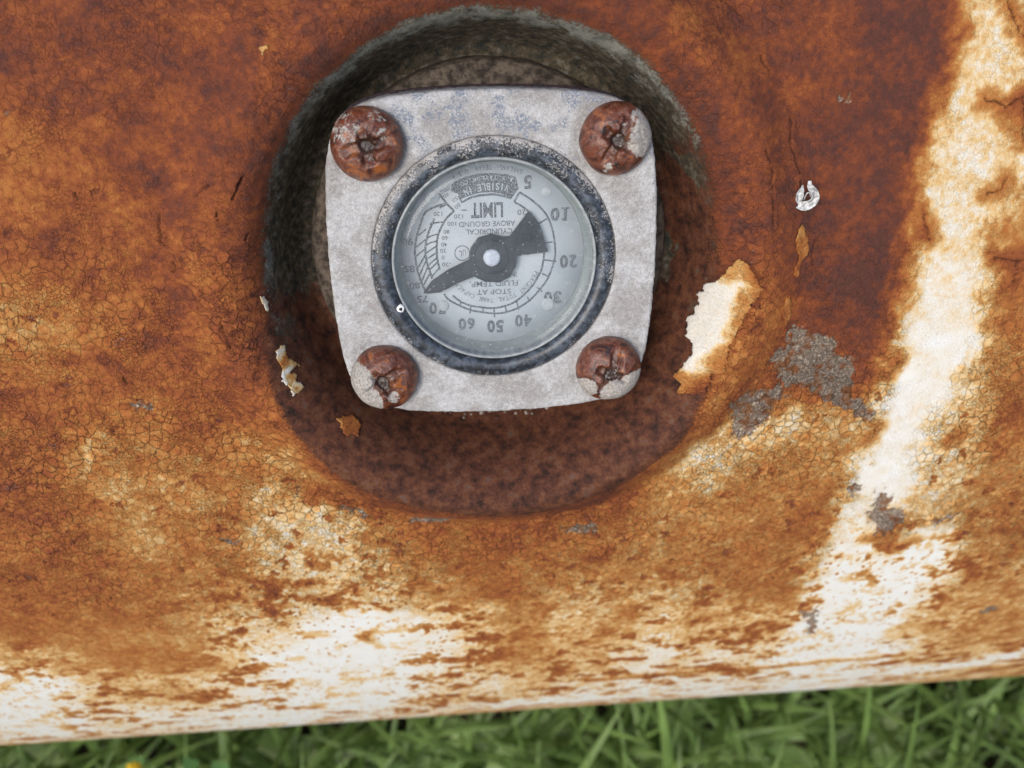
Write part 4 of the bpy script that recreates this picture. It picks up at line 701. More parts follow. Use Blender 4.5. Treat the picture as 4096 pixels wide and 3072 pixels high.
# ------------------------------------------------------------------ ground
bm = bmesh.new()
bmesh.ops.create_grid(bm, x_segments=8, y_segments=8, size=6)
tag(bm_obj('ground', bm, M_SOIL), kind='structure')

# ------------------------------------------------------------------ tank
tank_base = Matrix.Translation((0, 0, 0)) 
tank = empty('propane_tank', GW)
tag(tank, 'white propane tank with peeling paint and heavy orange rust around its gauge well', 'tank')

def seq(*parts):
    o = []
    for a, b, step in parts:
        o.append(np.linspace(a, b, max(2, int(round(abs(b - a) / step)) + 1))[:-1])
    o.append(np.array([parts[-1][1]])); return np.concatenate(o)

US = seq((-520, -260, 20), (-260, -172, 4), (-172, -88, .42), (-88, 88, .25), (88, 172, .42), (172, 260, 4), (260, 520, 20))
half = math.pi * TANK_R
SA = seq((-half, -215, 12), (-215, -186, 2), (-186, -110, .55), (-110, -55, .36), (-55, 60, .25), (60, 80, 2), (80, half, 12))
UU, SS = np.meshgrid(US, SA[:-1])
disp, t, bare, crack, strong, craze = detail(UU, SS)
ang = SS / TANK_R
rad = TANK_R + disp
# domed heads at both ends
V = np.stack([UU, rad * np.sin(ang), SHELL_H - TANK_R + rad * np.cos(ang)], -1)
Q = grid_quads(*UU.shape)
last = (UU.shape[0] - 1) * UU.shape[1]
nu = UU.shape[1]
jj = np.arange(nu - 1)
Q = np.concatenate([Q, np.stack([last + jj, last + jj + 1, jj + 1, jj], -1)])
rr = np.hypot(V[..., 0], V[..., 1]).ravel(); front = (np.abs(ang).ravel() < 1.0)
inhole = (rr < 53.15) & front
keep = ~inhole[Q].all(1)
Q = Q[keep]
used = np.zeros(V.shape[0] * V.shape[1], bool); used[Q] = True
remap = np.cumsum(used) - 1
zero = np.zeros_like(t)
mask = np.stack([t, bare, crack, strong], -1).reshape(-1, 4)[used]
mask2 = np.stack([zero, zero, zero, craze], -1).reshape(-1, 4)[used]
surf = np.stack([UU, SS, zero, zero], -1).reshape(-1, 4)[used]
np_mesh('shell', V.reshape(-1, 3)[used], remap[Q], M_TANK, tank, {'mask': mask, 'mask2': mask2, 'surf': surf})
for sgn in (-1, 1):
    a = np.linspace(0, np.pi / 2, 28); b = np.linspace(0, 2 * np.pi, 96, endpoint=False)
    A, B = np.meshgrid(a, b, indexing='ij')
    r = np.maximum(TANK_R * np.cos(A), 0.5)
    HV = np.stack([sgn * (520 + 110 * np.sin(A)), r * np.sin(B), SHELL_H - TANK_R + r * np.cos(B)], -1)
    dm = detail(HV[..., 1] * 0.7 + sgn * 400, HV[..., 2] * 0.7)
    HM = np.stack(dm[1:5], -1).reshape(-1, 4); HS = np.stack([HV[..., 1] + sgn * 400, HV[..., 2], HV[..., 2] * 0, HV[..., 2] * 0], -1).reshape(-1, 4)
    q = grid_quads(28, 96, True)
    np_mesh('domed_head', HV.reshape(-1, 3), q if sgn > 0 else q[:, ::-1], M_TANK, tank, {'mask': HM, 'mask2': np.zeros_like(HM), 'surf': HS})

# raised collar and cup around the gauge
PP = np.array([(24, -17), (30, -17), (32.5, -16.2), (34, -13.5), (35.3, -9.6), (36.8, -5.4), (38.4, -2.2), (40, 0.0), (41.6, 1.4), (43, 2.0)], float)
PS = np.array([(24, -19), (31, -19), (33.0, -18), (34.6, -14), (35.5, -9), (36.3, -4.8), (37.3, -1.9), (38.8, 0.2), (40.8, 1.5), (43, 2.0)], float)
PR = np.linspace(24, 43, 400)
def prof(P):
    return np.convolve(np.pad(np.interp(PR, P[:, 0], P[:, 1]), 10, mode='edge'), np.ones(21) / 21, 'valid')
PH, PHS = prof(PP), prof(PS)
seglen = np.concatenate([[0], np.cumsum(np.hypot(np.diff(PR), np.maximum(np.abs(np.diff(PH)), np.abs(np.diff(PHS)))))])
rin = np.interp(np.arange(0, seglen[-1], .26), seglen, PR)
rc = np.concatenate([rin, np.arange(43, 54.01, .25)])
tc = np.linspace(0, 2 * np.pi, 1080, endpoint=False)
RC, TC = np.meshgrid(rc, tc, indexing='ij')
bw = smooth(-0.25, -0.95, np.sin(TC))                         # the lower rim sits a little lower and wider
bw2 = smooth(0.15, -0.45, np.sin(TC))                          # and its wall is less steep
X, Y = RC * np.cos(TC), RC * np.sin(TC)
grow = 1 + 0.010 * bw * smooth(33, 41, RC) * smooth(54, 47, RC)
X, Y = X * grow, Y * grow
S = TANK_R * np.arcsin(Y / TANK_R)
SH = SHELL_H - TANK_R + np.sqrt(TANK_R ** 2 - Y ** 2)
w = smooth(0, 1, np.clip((53.3 - RC) / 10.3, 0, 1)); CR = 2.0 - 1.0 * bw
Hc = np.where(RC < 43, np.interp(RC, PR, PHS) * (1 - bw2) + np.interp(RC, PR, PH) * bw2 - 1.0 * bw * smooth(34, 42, RC), SH + (CR - SH) * w)
disp, t, bare, crack, strong, craze = detail(X, S)
bottom = smooth(0.10, -0.95, np.sin(TC))                      # lower part of the collar is bare brown steel up to the crest
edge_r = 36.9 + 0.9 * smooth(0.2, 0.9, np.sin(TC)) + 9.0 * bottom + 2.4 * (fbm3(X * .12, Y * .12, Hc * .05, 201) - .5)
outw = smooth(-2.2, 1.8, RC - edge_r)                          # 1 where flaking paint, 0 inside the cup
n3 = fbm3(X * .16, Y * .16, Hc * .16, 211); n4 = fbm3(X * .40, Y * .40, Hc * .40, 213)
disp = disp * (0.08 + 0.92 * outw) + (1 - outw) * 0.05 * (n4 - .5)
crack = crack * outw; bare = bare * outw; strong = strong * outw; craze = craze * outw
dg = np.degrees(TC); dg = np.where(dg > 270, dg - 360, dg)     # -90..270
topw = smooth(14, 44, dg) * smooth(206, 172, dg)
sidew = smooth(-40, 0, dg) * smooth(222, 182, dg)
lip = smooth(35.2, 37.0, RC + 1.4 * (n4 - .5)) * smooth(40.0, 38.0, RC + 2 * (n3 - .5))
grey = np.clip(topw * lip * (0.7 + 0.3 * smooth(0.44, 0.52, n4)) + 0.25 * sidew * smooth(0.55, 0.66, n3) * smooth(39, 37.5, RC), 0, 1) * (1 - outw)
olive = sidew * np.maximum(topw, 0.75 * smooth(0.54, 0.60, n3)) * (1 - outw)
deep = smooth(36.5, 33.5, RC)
olive = np.maximum(olive, (0.25 + 0.6 * topw) * deep * (1 - outw))  # olive carried down the wall, painting in the recess shade
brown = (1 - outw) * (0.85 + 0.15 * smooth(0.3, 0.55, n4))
t = np.clip(t + 0.14 * smooth(43, 37.5, RC) * (t > 0.3), 0, 1)
t = t * outw + (1 - outw) * np.clip(0.72 + 0.5 * (n4 - .5), 0, 1)
# displaced along the profile normal
dHr = np.gradient(Hc, axis=0) / np.gradient(RC, axis=0)
nl = np.sqrt(1 + dHr ** 2)
nr, nh = -dHr / nl, 1 / nl
fade = smooth(53.7, 53.2, RC)
Xd = X + disp * nr * np.cos(TC); Yd = Y + disp * nr * np.sin(TC); Hd = Hc + disp * nh - 0.12 * (1 - fade)
CV = np.stack([Xd, Yd, Hd], -1)
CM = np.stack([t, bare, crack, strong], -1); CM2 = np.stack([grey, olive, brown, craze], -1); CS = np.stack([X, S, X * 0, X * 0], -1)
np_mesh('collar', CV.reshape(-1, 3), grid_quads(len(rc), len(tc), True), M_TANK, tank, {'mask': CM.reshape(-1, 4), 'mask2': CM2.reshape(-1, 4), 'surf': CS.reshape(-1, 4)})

# paint scabs still clinging to the collar, each its own curled sheet
def scab(poly, thick, curl, tfun, label=None):
    q1 = fbm(X * 1.1, S * 1.1, 301, 3) - .5; q2 = fbm(X * 1.1, S * 1.1, 303, 3) - .5
    d = poly_dist((X + 0.9 * q1).ravel(), (S + 0.9 * q2).ravel(), poly).reshape(X.shape)
    ins = d < 0
    Qa = grid_quads(len(rc), len(tc), True)
    Qs = Qa[ins.ravel()[Qa].all(1)]
    if len(Qs) < 4: return
    used = np.zeros(X.size, bool); used[Qs] = True
    remap = np.cumsum(used) - 1; n = int(used.sum())
    lift = (thick + curl * smooth(-1.6, 0, d)).ravel()[used]
    P0 = CV.reshape(-1, 3)[used]
    Nn = np.stack([nr * np.cos(TC), nr * np.sin(TC), nh], -1).reshape(-1, 3)[used]
    top = P0 + Nn * lift[:, None]; bot = P0 + Nn * (lift - thick * 0.85)[:, None]
    Qs = remap[Qs]
    ed = {}
    for q in Qs:
        for k in range(4):
            a, b = int(q[k]), int(q[(k + 1) % 4])
            if (b, a) in ed: del ed[(b, a)]
            else: ed[(a, b)] = 1
    side = np.array([(b, a, a + n, b + n) for a, b in ed], int)
    allq = np.concatenate([Qs, Qs[:, ::-1] + n, side])
    u0, s0 = X.ravel()[used], S.ravel()[used]
    dd = d.ravel()[used]
    tt = tfun(u0, s0, dd)
    mk = np.stack([np.clip(tt, 0, 1), tt * 0, tt * 0, 0.35 * smooth(0.1, 0.3, tt)], -1)
    mk = np.concatenate([mk, mk]); m2 = np.zeros_like(mk); m2[:, 3] = 1.0
    sf = np.stack([u0, s0, u0 * 0, u0 * 0], -1)
    o = np_mesh('paint_flake', np.concatenate([top, bot]), allq, M_TANK, tank, {'mask': mk, 'mask2': m2, 'surf': np.concatenate([sf, sf])})
    if label: o['label'] = label
fz = lambda u, s, sd=331: fbm(u * 0.5, s * 0.5, sd, 4) - .5
scab(POLYS['P1'], 0.35, 0.35, lambda u, s, d: 0.09 + 0.40 * smooth(39.2, 42.5, np.hypot(u, s) + 3 * fz(u, s)) + 0.35 * smooth(-19, -22, s + 3 * fz(u, s)) + 0.25 * smooth(-5.5, -3, s + 3 * fz(u, s)), 'large curled white paint flake')
scab(POLYS['P2'], 0.22, 0.12, lambda u, s, d: 0.50 + 0.6 * fz(u, s))
shrink = lambda p, k: [(sum(q[0] for q in p) / len(p) * (1 - k) + x * k, sum(q[1] for q in p) / len(p) * (1 - k) + y * k) for x, y in p]
scab(shrink(POLYS['P3'], .75), 0.16, 0.03, lambda u, s, d: 0.22 + 0.8 * fz(u, s))
scab(shrink(POLYS['P4'], .85), 0.16, 0.03, lambda u, s, d: 0.24 + 1.3 * fz(u, s))
scab(POLYS['P5'], 0.18, 0.05, lambda u, s, d: 0.34 + 0.3 * fz(u, s))
scab(POLYS['P6'], 0.2, 0.08, lambda u, s, d: 0.52 + 0.5 * fz(u, s))
scab(POLYS['P7'], 0.2, 0.05, lambda u, s, d: 0.56 + 0.6 * fz(u, s))
# raised boss the gauge is bolted to
lathe('boss', [(31, -19.2), (30.6, -13.4), (30, -12.4), (28, -11.9), (22, -11.8)], M_BOSS, tank, 200,
      wob=lambda r, h, th: (r + 0.5 * (fbm(th * 9, h, 401, 3) - .5), h + 0.5 * (fbm(th * 14, r * .6, 403, 3) - .5)))

# ------------------------------------------------------------------ level gauge
gauge = empty('level_gauge', GW)
tag(gauge, 'square weathered aluminium tank level gauge with upside-down dial, held by four rusty screws', 'gauge')

def outline(scale=1.0, n=360):
    q = [(0, 26.6), (8, 26.4), (15.5, 25.8), (20.1, 24.7), (22.8, 22.8)]
    pts = q + [(y, x) for x, y in q[::-1]][:-1] 
    pts = pts[:-1] if pts[-1][1] == 0 else pts
    quad = [(x, y) for x, y in pts]                             # from +Y to near +X
    full = []
    for k in range(4):
        c, s = round(math.cos(-k * math.pi / 2)), round(math.sin(-k * math.pi / 2))
        for x, y in quad: full.append((x * c - y * s, x * s + y * c))
    p = np.array(full)
    for _ in range(3):
        nx = np.roll(p, -1, 0)
        p = np.stack([0.75 * p + 0.25 * nx, 0.25 * p + 0.75 * nx], 1).reshape(-1, 2)
    a = np.arctan2(p[:, 1], p[:, 0]); r = np.hypot(p[:, 0], p[:, 1])
    o = np.argsort(a); th = np.linspace(-np.pi, np.pi, n, endpoint=False)
    return th, np.interp(th, a[o], r[o], period=2 * np.pi) * scale

th, ro = outline(n=480)
rows = []
for k, (f, h) in enumerate([(0, -5.0), (0, -2.7), (0.02, -2.45)] + [(x, -2.4 - 0.15 * x) for x in np.linspace(0.06, 0.93, 22)] + [(0.965, -2.62), (0.99, -2.95), (1.0, -3.4), (1.004, -5.5), (1.0, -8.8), (0.99, -9.2), (0.5, -9.2)]):
    r = 19.75 + (ro - 19.75) * f
    hh = np.full_like(r, h)
    rough = 0.22 * (fbm(r * np.cos(th) * .8, r * np.sin(th) * .8, 501, 4) - .5)
    hh = hh + rough * (1 if h > -2.9 else 0)
    r = r + (0.30 * (fbm(th * 40, th * 0 + h, 503, 3) - .5) if f > 0.95 else 0)
    # pads under the screw heads
    for sx in (-1, 1):
        for sy in (-1, 1):
            dd = np.hypot(r * np.cos(th) - sx * 18.95, r * np.sin(th) - sy * 18.95)
            if h > -2.9: hh = hh - 0.25 * smooth(6.6, 5.8, dd)
    rows.append(np.stack([r * np.cos(th), r * np.sin(th), hh], -1))
np_mesh('flange', np.array(rows).reshape(-1, 3), grid_quads(len(rows), len(th), True)[:, ::-1], M_FLANGE, gauge)
rows = [np.stack([r0 * np.cos(th), r0 * np.sin(th), np.full_like(r0, h)], -1) for r0, h in ((ro * .6, -9.15), (ro * 1.012 + .35 * (fbm(th * 30, th * 0, 505, 3) - .5), -9.25), (ro * 1.012, -10.6), (ro * .98, -11.2))]
np_mesh('gasket', np.array(rows).reshape(-1, 3), grid_quads(4, len(th), True)[:, ::-1], M_GASKET, gauge)

lathe('lens_ring', [(19.7, -4.5), (19.72, -2.6), (19.5, -2.2), (19.0, -1.95), (18.4, -1.75), (17.8, -1.72), (17.3, -1.9), (16.9, -2.2), (16.6, -2.6), (16.5, -3.2)], M_RING, gauge, 240,
      wob=lambda r, h, t_: (r, h + 0.10 * (fbm(t_ * 30, r * 2, 511, 3) - .5)))
lathe('lens_edge', [(16.62, -2.9), (16.55, -2.35), (16.4, -2.2), (16.2, -2.25), (16.1, -2.6), (16.1, -3.0)], M_RIM, gauge, 240)
lathe('chamber_wall', [(16.55, -3.0), (16.2, -3.1), (15.9, -4.5), (15.5, -6.8), (15.3, -7.6)], M_WALLR, gauge, 200)
lens = lathe('lens', [(0.01, -2.35), (5, -2.37), (10, -2.45), (14, -2.6), (16.15, -2.75), (16.15, -2.95), (14, -2.85), (10, -2.7), (5, -2.62), (0.01, -2.6)], M_LENS, gauge, 128)
dial = lathe('dial', [(0.01, -7.4), (8, -7.4), (15.25, -7.4), (15.25, -8.2), (0.01, -8.2)], M_DIAL, gauge, 160)
ZI = -7.37

def ribbon(pts, wd, z):
    p = [Vector(q) for q in pts]
    L, Rr = [], []
    for i, q in enumerate(p):
        a = p[max(i - 1, 0)]; b = p[min(i + 1, len(p) - 1)]
        t_ = (b - a).normalized(); nn = Vector((-t_.y, t_.x)) * wd / 2
        L.append((q.x + nn.x, q.y + nn.y, z)); Rr.append((q.x - nn.x, q.y - nn.y, z))
    n = len(p)
    return L + Rr, [(i, n + i, n + i + 1, i + 1) for i in range(n - 1)]

def curve_pts(pts, sub=5):
    p = [Vector(q) for q in pts]; o = []
    for i in range(len(p) - 1):
        a, b, c, d = p[max(i - 1, 0)], p[i], p[i + 1], p[min(i + 2, len(p) - 1)]
        for k in range(sub):
            s_ = k / sub
            o.append(0.5 * ((2 * b) + (-a + c) * s_ + (2 * a - 5 * b + 4 * c - d) * s_ ** 2 + (-a + 3 * b - 3 * c + d) * s_ ** 3))
    return o + [p[-1]]

for k, (nm, pts) in enumerate(INK.items()):
    corner = nm in ('banner_line', 'l4')
    if nm == 'scale_inner':
        v, q = ribbon(pts[:2], 0.3, ZI + 0.004); np_mesh('printed_line', v, q, M_INK, dial)
        pts = pts[1:]
    if nm == 'l3':
        v, q = ribbon(pts[:3], 0.36, ZI + 0.008); np_mesh('printed_line', v, q, M_INK, dial)
        pts = pts[2:]
    v, q = ribbon(pts if corner else curve_pts(pts), 0.34 if nm[0] == 's' else 0.36, ZI + 0.002 * k)
    np_mesh('printed_line', v, q, M_INK, dial)
for pts in TICKS:
    v, q = ribbon(curve_pts(pts, 3), 0.26, ZI + 0.018)
    np_mesh('tick_mark', v, q, M_INK, dial)

def poly_obj(name, pts, z0, z1, mat, parent, bev=0.0):
    bm = bmesh.new()
    f = bm.faces.new([bm.verts.new((x * MM, y * MM, z0 * MM)) for x, y in pts])
    bm.normal_update()
    if f.normal.z < 0: f.normal_flip()
    if z1 != z0:
        r = bmesh.ops.extrude_face_region(bm, geom=[f])
        bmesh.ops.translate(bm, vec=(0, 0, (z1 - z0) * MM), verts=[e for e in r['geom'] if isinstance(e, bmesh.types.BMVert)])
        bmesh.ops.recalc_face_normals(bm, faces=bm.faces[:])
        if bev:
            top = [e for e in bm.edges if all(abs(v.co.z - z1 * MM) < 1e-7 for v in e.verts)]
            bmesh.ops.bevel(bm, geom=top, offset=bev * MM, segments=2, affect='EDGES', profile=0.5)
    bmesh.ops.triangulate(bm, faces=[f for f in bm.faces if len(f.verts) > 4])
    return bm_obj(name, bm, mat, parent)

poly_obj('printed_banner', BANNER, ZI + 0.01, ZI + 0.01, M_INK, dial)
for (x, y), r in DOTS:
    lathe('rivet', [(0.01, ZI + .12), (r * .8, ZI + .12), (r, ZI + .05), (r, ZI - .02)], M_GREYDOT, dial, 32, center=(x, y))

def text_mesh(body, bold):
    cu = bpy.data.curves.new('lettering', 'FONT'); cu.body = body; cu.size = 1.0; cu.offset = bold; cu.resolution_u = 3
    o = bpy.data.objects.new('lettering', cu); scene.collection.objects.link(o)
    bpy.context.view_layer.update()
    me = bpy.data.meshes.new_from_object(o.evaluated_get(bpy.context.evaluated_depsgraph_get()))
    bpy.data.objects.remove(o); bpy.data.curves.remove(cu)
    co = np.zeros(len(me.vertices) * 3); me.vertices.foreach_get('co', co); co = co.reshape(-1, 3)
    lo, hi = co.min(0), co.max(0)
    co = (co - (lo + hi) / 2) / np.maximum(hi - lo, 1e-6)
    return me, co, (hi - lo)

def put_text(name, body, x, y, wd, ht, rot=math.pi, bold=0.0, mat=None, z=None, dz=0.0):
    me, co, sz = text_mesh(body, bold)
    p = co[:, :2] * np.array([wd, ht])
    c, s = math.cos(rot), math.sin(rot)
    out = np.stack([x + p[:, 0] * c - p[:, 1] * s, y + p[:, 0] * s + p[:, 1] * c, np.full(len(p), ZI + 0.024 + dz)], -1) * MM
    me.vertices.foreach_set('co', out.astype(np.float32).ravel()); me.update()
    me.name = name; me.materials.clear(); me.materials.append(mat or M_INK)
    return link(bpy.data.objects.new(name, me), dial)

for body, x, y, wd, ht in NUMERALS:
    if ht < 2:
        put_text('numeral', body, x, y, wd, ht, bold=0.02); continue
    n = len(body); cw = wd / n
    for i, ch in enumerate(body):                              # read from the other side: first digit on the right
        cx_ = x + (n - 1) * cw / 2 - i * cw
        if ch == '1':                                          # slab-serif one
            o = poly_obj('numeral', [(cx_ + a * cw, y - b * ht) for a, b in ((-.15, -.5 + .12), (-.15, .30), (-.36, .30), (-.36, .42), (-.12, .5), (.16, .5), (.16, -.38), (.40, -.38), (.40, -.5), (-.40, -.5), (-.40, -.38))], ZI + .024, ZI + .024, M_INK, dial)
            o.scale.x = 1.0
            continue
        put_text('numeral', ch, cx_, y, cw * 0.88, ht, bold=0.045)
for body, x, y, wd, ht in WORDS:
    put_text('numeral' if body[-1] == '0' else 'lettering', body, x, y, wd, ht, bold=0.03 if body == 'LIMIT' else 0.006)
for body, x, y, wd, ht, rt in (('PPG', -7.6, 10.9, 1.5, .65, 25), ('60', -7.45, 10.0, .9, .62, 28), ('50', -6.05, 9.4, 1.0, .65, 30), ('80', -5.65, 8.3, 1.0, .7, 33)):
    put_text('numeral' if body[-1] == '0' else 'lettering', body, x, y, wd, ht, math.pi + math.radians(rt))

def arc_text(body, r, a0, a1, ht, outward, mat=None, bold=0.0, dz=0.0):
    n = len(body)
    for i, ch in enumerate(body):
        if ch == ' ': continue
        a = math.radians(a0 + (a1 - a0) * (i + .5) / n)
        step = abs(math.radians(a1 - a0)) * r / n
        wd = step * (0.25 if ch in 'I.,' else 0.78)
        hh, rr_ = ht, r
        if ch in '.,':
            hh = ht * 0.22; rr_ = r + (-ht * .4 if outward else ht * .4)
        put_text('lettering', ch, rr_ * math.cos(a), rr_ * math.sin(a) + 0.2, wd, hh, a - math.pi / 2 if outward else a + math.pi / 2, bold, mat, dz=dz)
arc_text('PERCENT TOTAL TANK CAPACITY', 8.05, -24, -152, 0.80, True)
arc_text('GARLAND, TEXAS, U.S.A.', 14.15, 69, 119, 0.72, False)
arc_text('J.Y.TAYLOR CO.', 12.55, 73, 117, 0.66, False, M_DIAL, 0.01, 0.01)
arc_text('VISIBLE IN', 11.1, 75.5, 114, 1.15, False, M_DIAL, 0.01, 0.01)
(ux, uy), ur = UL
v, q = ribbon([(ux + ur * math.cos(k * math.pi / 16), uy + ur * math.sin(k * math.pi / 16)) for k in range(33)], 0.16, ZI + 0.02)
np_mesh('printed_mark', v, q, M_INK, dial)
put_text('lettering', 'U', ux + .35, uy + .1, .5, 1.0); put_text('lettering', 'L', ux - .3, uy - .1, .45, 1.0)
poly_obj('printed_mark', [(-5.3, 7.6), (-4.6, 7.72), (-3.9, 7.55), (-4.6, 7.45)], ZI + .02, ZI + .02, M_INK, dial)

ptr = poly_obj('pointer', [tuple(q) for q in curve_pts(POINTER + POINTER[:1], 1)][:-1], -6.4, -5.85, M_BLACK, gauge)
(px_, py_), pr_ = PIVOT
lathe('pivot', [(pr_, -5.9), (pr_, -5.45), (pr_ * .93, -5.2), (pr_ * .6, -5.05), (0.01, -5.0)], M_PALE, ptr, 40, center=(px_, py_))
lathe('pointer_hub', [(3.0, -6.0), (2.9, -5.7), (2.6, -5.6), (0.01, -5.55)], M_BLACK, ptr, 48, center=(px_, py_))
# white speck stuck on the ring
sx, sy = SPECK[0]
lathe('white_speck', [(0.62, -2.3), (0.6, -1.75), (0.45, -1.5), (0.22, -1.42), (0.01, -1.55)], M_SPECK, gauge, 20, center=(sx, sy - .1),
      wob=lambda r, h, t_: (r * (1 + 0.35 * (fbm(t_ * 1.9, h * 0, 521, 2) - .5)), h))

lathe('dark_dot', [(0.34, -1.5), (0.3, -1.38), (0.01, -1.36)], M_BLACK, gauge, 12, center=(sx, sy - .1), wob=lambda r, h, t_: (r * (1 + 0.8 * (fbm(t_ * 2.3, h * 0, 523, 2) - .5)), h))  # raised dark disc in the middle of the speck
# screws: corroded round heads with a worn cross slot
def screw(cx, cy, rot, seed, paint, label):
    na, nr_ = 96, 44
    th = np.linspace(0, 2 * np.pi, na, endpoint=False); rr = np.concatenate([np.linspace(0.02, 5.35, nr_ - 5), [5.5, 5.58, 5.55, 5.45, 5.4]])
    Rg, Tg = np.meshgrid(rr, th, indexing='ij')
    x, y = Rg * np.cos(Tg), Rg * np.sin(Tg)
    dome = np.where(Rg < 5.36, -2.7 + 4.9 * np.sqrt(np.clip(1 - (Rg / 5.75) ** 2, 0, 1)) ** 0.9, 0)
    tail = np.array([-1.2, -1.8, -2.4, -2.8, -3.0])
    dome[-5:] = tail[:, None]
    c, s = math.cos(rot), math.sin(rot)
    xr, yr = x * c + y * s, -x * s + y * c
    nz = fbm(x * .55 + seed * 7, y * .55, seed, 4) - .5
    xr = xr + 0.9 * nz; yr = yr + 0.9 * (fbm(x * .55, y * .55 + seed * 3, seed + 5, 4) - .5)
    arm = lambda a, b, ln, wd: smooth(wd, wd * .45, np.abs(b)) * smooth(ln, ln * .55, np.abs(a))
    slot = np.maximum(arm(xr, yr, 4.4, 1.25), arm(yr, xr, 3.2, 1.15))
    core = smooth(2.1, 0.7, np.hypot(xr, yr))
    ins = smooth(5.4, 4.6, Rg)
    rec = np.maximum(slot * 1.05, core * 1.7) * ins
    h = dome - rec + 0.55 * nz * ins + 0.18 * (fbm(x * 1.8, y * 1.8, seed + 9, 3) - .5) * smooth(5.6, 5.2, Rg)
    wob = 1 + 0.03 * (fbm(np.cos(Tg) * 2 + 9, np.sin(Tg) * 2, seed + 2, 3) - .5) * 2
    V = np.stack([cx + x * wob, cy + y * wob, h - 0.0], -1)
    pm = np.zeros_like(x)
    for px0, py0, pr0, pv in paint:
        pm = np.maximum(pm, pv * smooth(pr0 * 1.25, pr0 * .55, np.hypot(x - px0, y - py0)))
    pm = np.maximum(pm, 0.42 * slot * ins * smooth(-0.05, 0.1, nz))
    dk = np.clip(core * 0.6 + 0.35 * slot, 0, 1) * ins
    mk = np.stack([pm, dk, pm * 0, pm * 0 + 1], -1)
    o = np_mesh('screw', V.reshape(-1, 3), grid_quads(nr_, na, True), M_SCREW, gauge, {'mask': mk.reshape(-1, 4)})
    o['label'] = label
SC = 18.95
screw(-SC, SC, math.radians(14), 601, [(-3, 2.5, 3.2, .5), (1.5, 3.6, 2.6, .42), (2.6, 1.6, 1.2, .5)], 'red-brown rusty screw with pale flecks on top')
screw(SC, SC, math.radians(62), 617, [(4.2, 0, 3.4, .8), (3, 3.4, 1.6, .6), (-1.5, -4, 1.0, .6)], 'rusty screw with a grey crust on its right side')
screw(-SC, -SC, math.radians(38), 633, [(-4.4, 0.5, 3.3, 1.0), (-3, -3.5, 3.0, 1.0), (1.5, -2.6, 1.4, .6)], 'rusty screw half covered in grey crust at lower left')
screw(SC, -SC, math.radians(70), 649, [(1.5, -4.2, 3.6, 1.0), (4.2, -2, 2.8, .9), (-4, -2.6, 2.2, .8)], 'rusty screw half buried in grey crust along its lower side')

# dirt crumbs lodged under the lower edge of the flange
rng = random.Random(5)
def crumb_mesh(items):
    bm = bmesh.new()
    for (x, y, z, r) in items:
        m = Matrix.Translation((x * MM, y * MM, z * MM)) @ Matrix.Rotation(rng.uniform(0, 6), 4, Vector((rng.random(), rng.random(), rng.random() + .1)).normalized()) @ Matrix.Diagonal((r * MM, r * MM * rng.uniform(.6, 1), r * MM * rng.uniform(.5, .9), 1))
        g = bmesh.ops.create_icosphere(bm, subdivisions=1, radius=1.0, matrix=m)
        for v in g['verts']: v.co += Vector((rng.uniform(-1, 1), rng.uniform(-1, 1), rng.uniform(-1, 1))) * r * MM * 0.18
    return bm
items = []
for _ in range(150):
    a = math.radians(rng.gauss(-88, 16)); r = rng.uniform(29, 33.4)
    items.append((r * math.cos(a), r * math.sin(a), np.interp(r, PP[:, 0], PP[:, 1]) - 0.2 + (4.6 if r < 30.5 else 0.2), rng.uniform(.15, .55) * (1.6 if rng.random() < .12 else 1)))
tag(bm_obj('dirt_crumbs', crumb_mesh(items), M_CRUMB), 'small crumbs of dirt and grit caught below the gauge', 'dirt', kind='stuff').matrix_world = GW

# ------------------------------------------------------------------ curled white husk stuck to the rust
def shell_point(u, s, lift):
    a = s / TANK_R; r = math.hypot(u, TANK_R * math.sin(a)); y = TANK_R * math.sin(a)
    sh = SHELL_H - TANK_R + math.sqrt(TANK_R ** 2 - y * y)
    w_ = min(max((53.3 - r) / 10.3, 0), 1); w_ = w_ * w_ * (3 - 2 * w_)
    return Vector((u, y, sh + (2 - sh) * w_ + lift))
HU = Vector((50.0, 9.4))
husk = empty('curled_husk', GW @ Matrix.Translation(shell_point(HU.x, HU.y, 0) * MM))
tag(husk, 'tiny curled white husk stuck on the brown rust right of the gauge', 'husk')
def strip(name, pts, n=28, m=7):
    """pts: x, y, z, half width, cup"""
    P = np.array(pts, float); tt = np.linspace(0, len(P) - 1, n)
    C = np.stack([np.interp(tt, np.arange(len(P)), P[:, k]) for k in range(5)], -1)
    for _ in range(2): C[1:-1] = (C[:-2] + 2 * C[1:-1] + C[2:]) / 4
    T = np.gradient(C[:, :3], axis=0); T /= np.linalg.norm(T, axis=1)[:, None]
    up = np.array([0, 0, 1.0]); sd_ = np.cross(T, up); sd_ /= np.linalg.norm(sd_, axis=1)[:, None] + 1e-6
    uu = np.cross(sd_, T)
    k = np.linspace(-1, 1, m)
    V = C[:, None, :3] + sd_[:, None] * (k[None, :, None] * C[:, None, 3:4]) + uu[:, None] * ((k ** 2)[None, :, None] * C[:, None, 4:5])
    V = V + 0.12 * (np.stack([fbm(V[..., 0] * 3 + 5 * a_, V[..., 1] * 3, 701 + a_, 3) for a_ in range(3)], -1) - .5)
    o = np_mesh(name, V.reshape(-1, 3), grid_quads(n, m), M_HUSK, husk)
    md = o.modifiers.new('thickness', 'SOLIDIFY'); md.thickness = 0.12 * MM; md.offset = 0
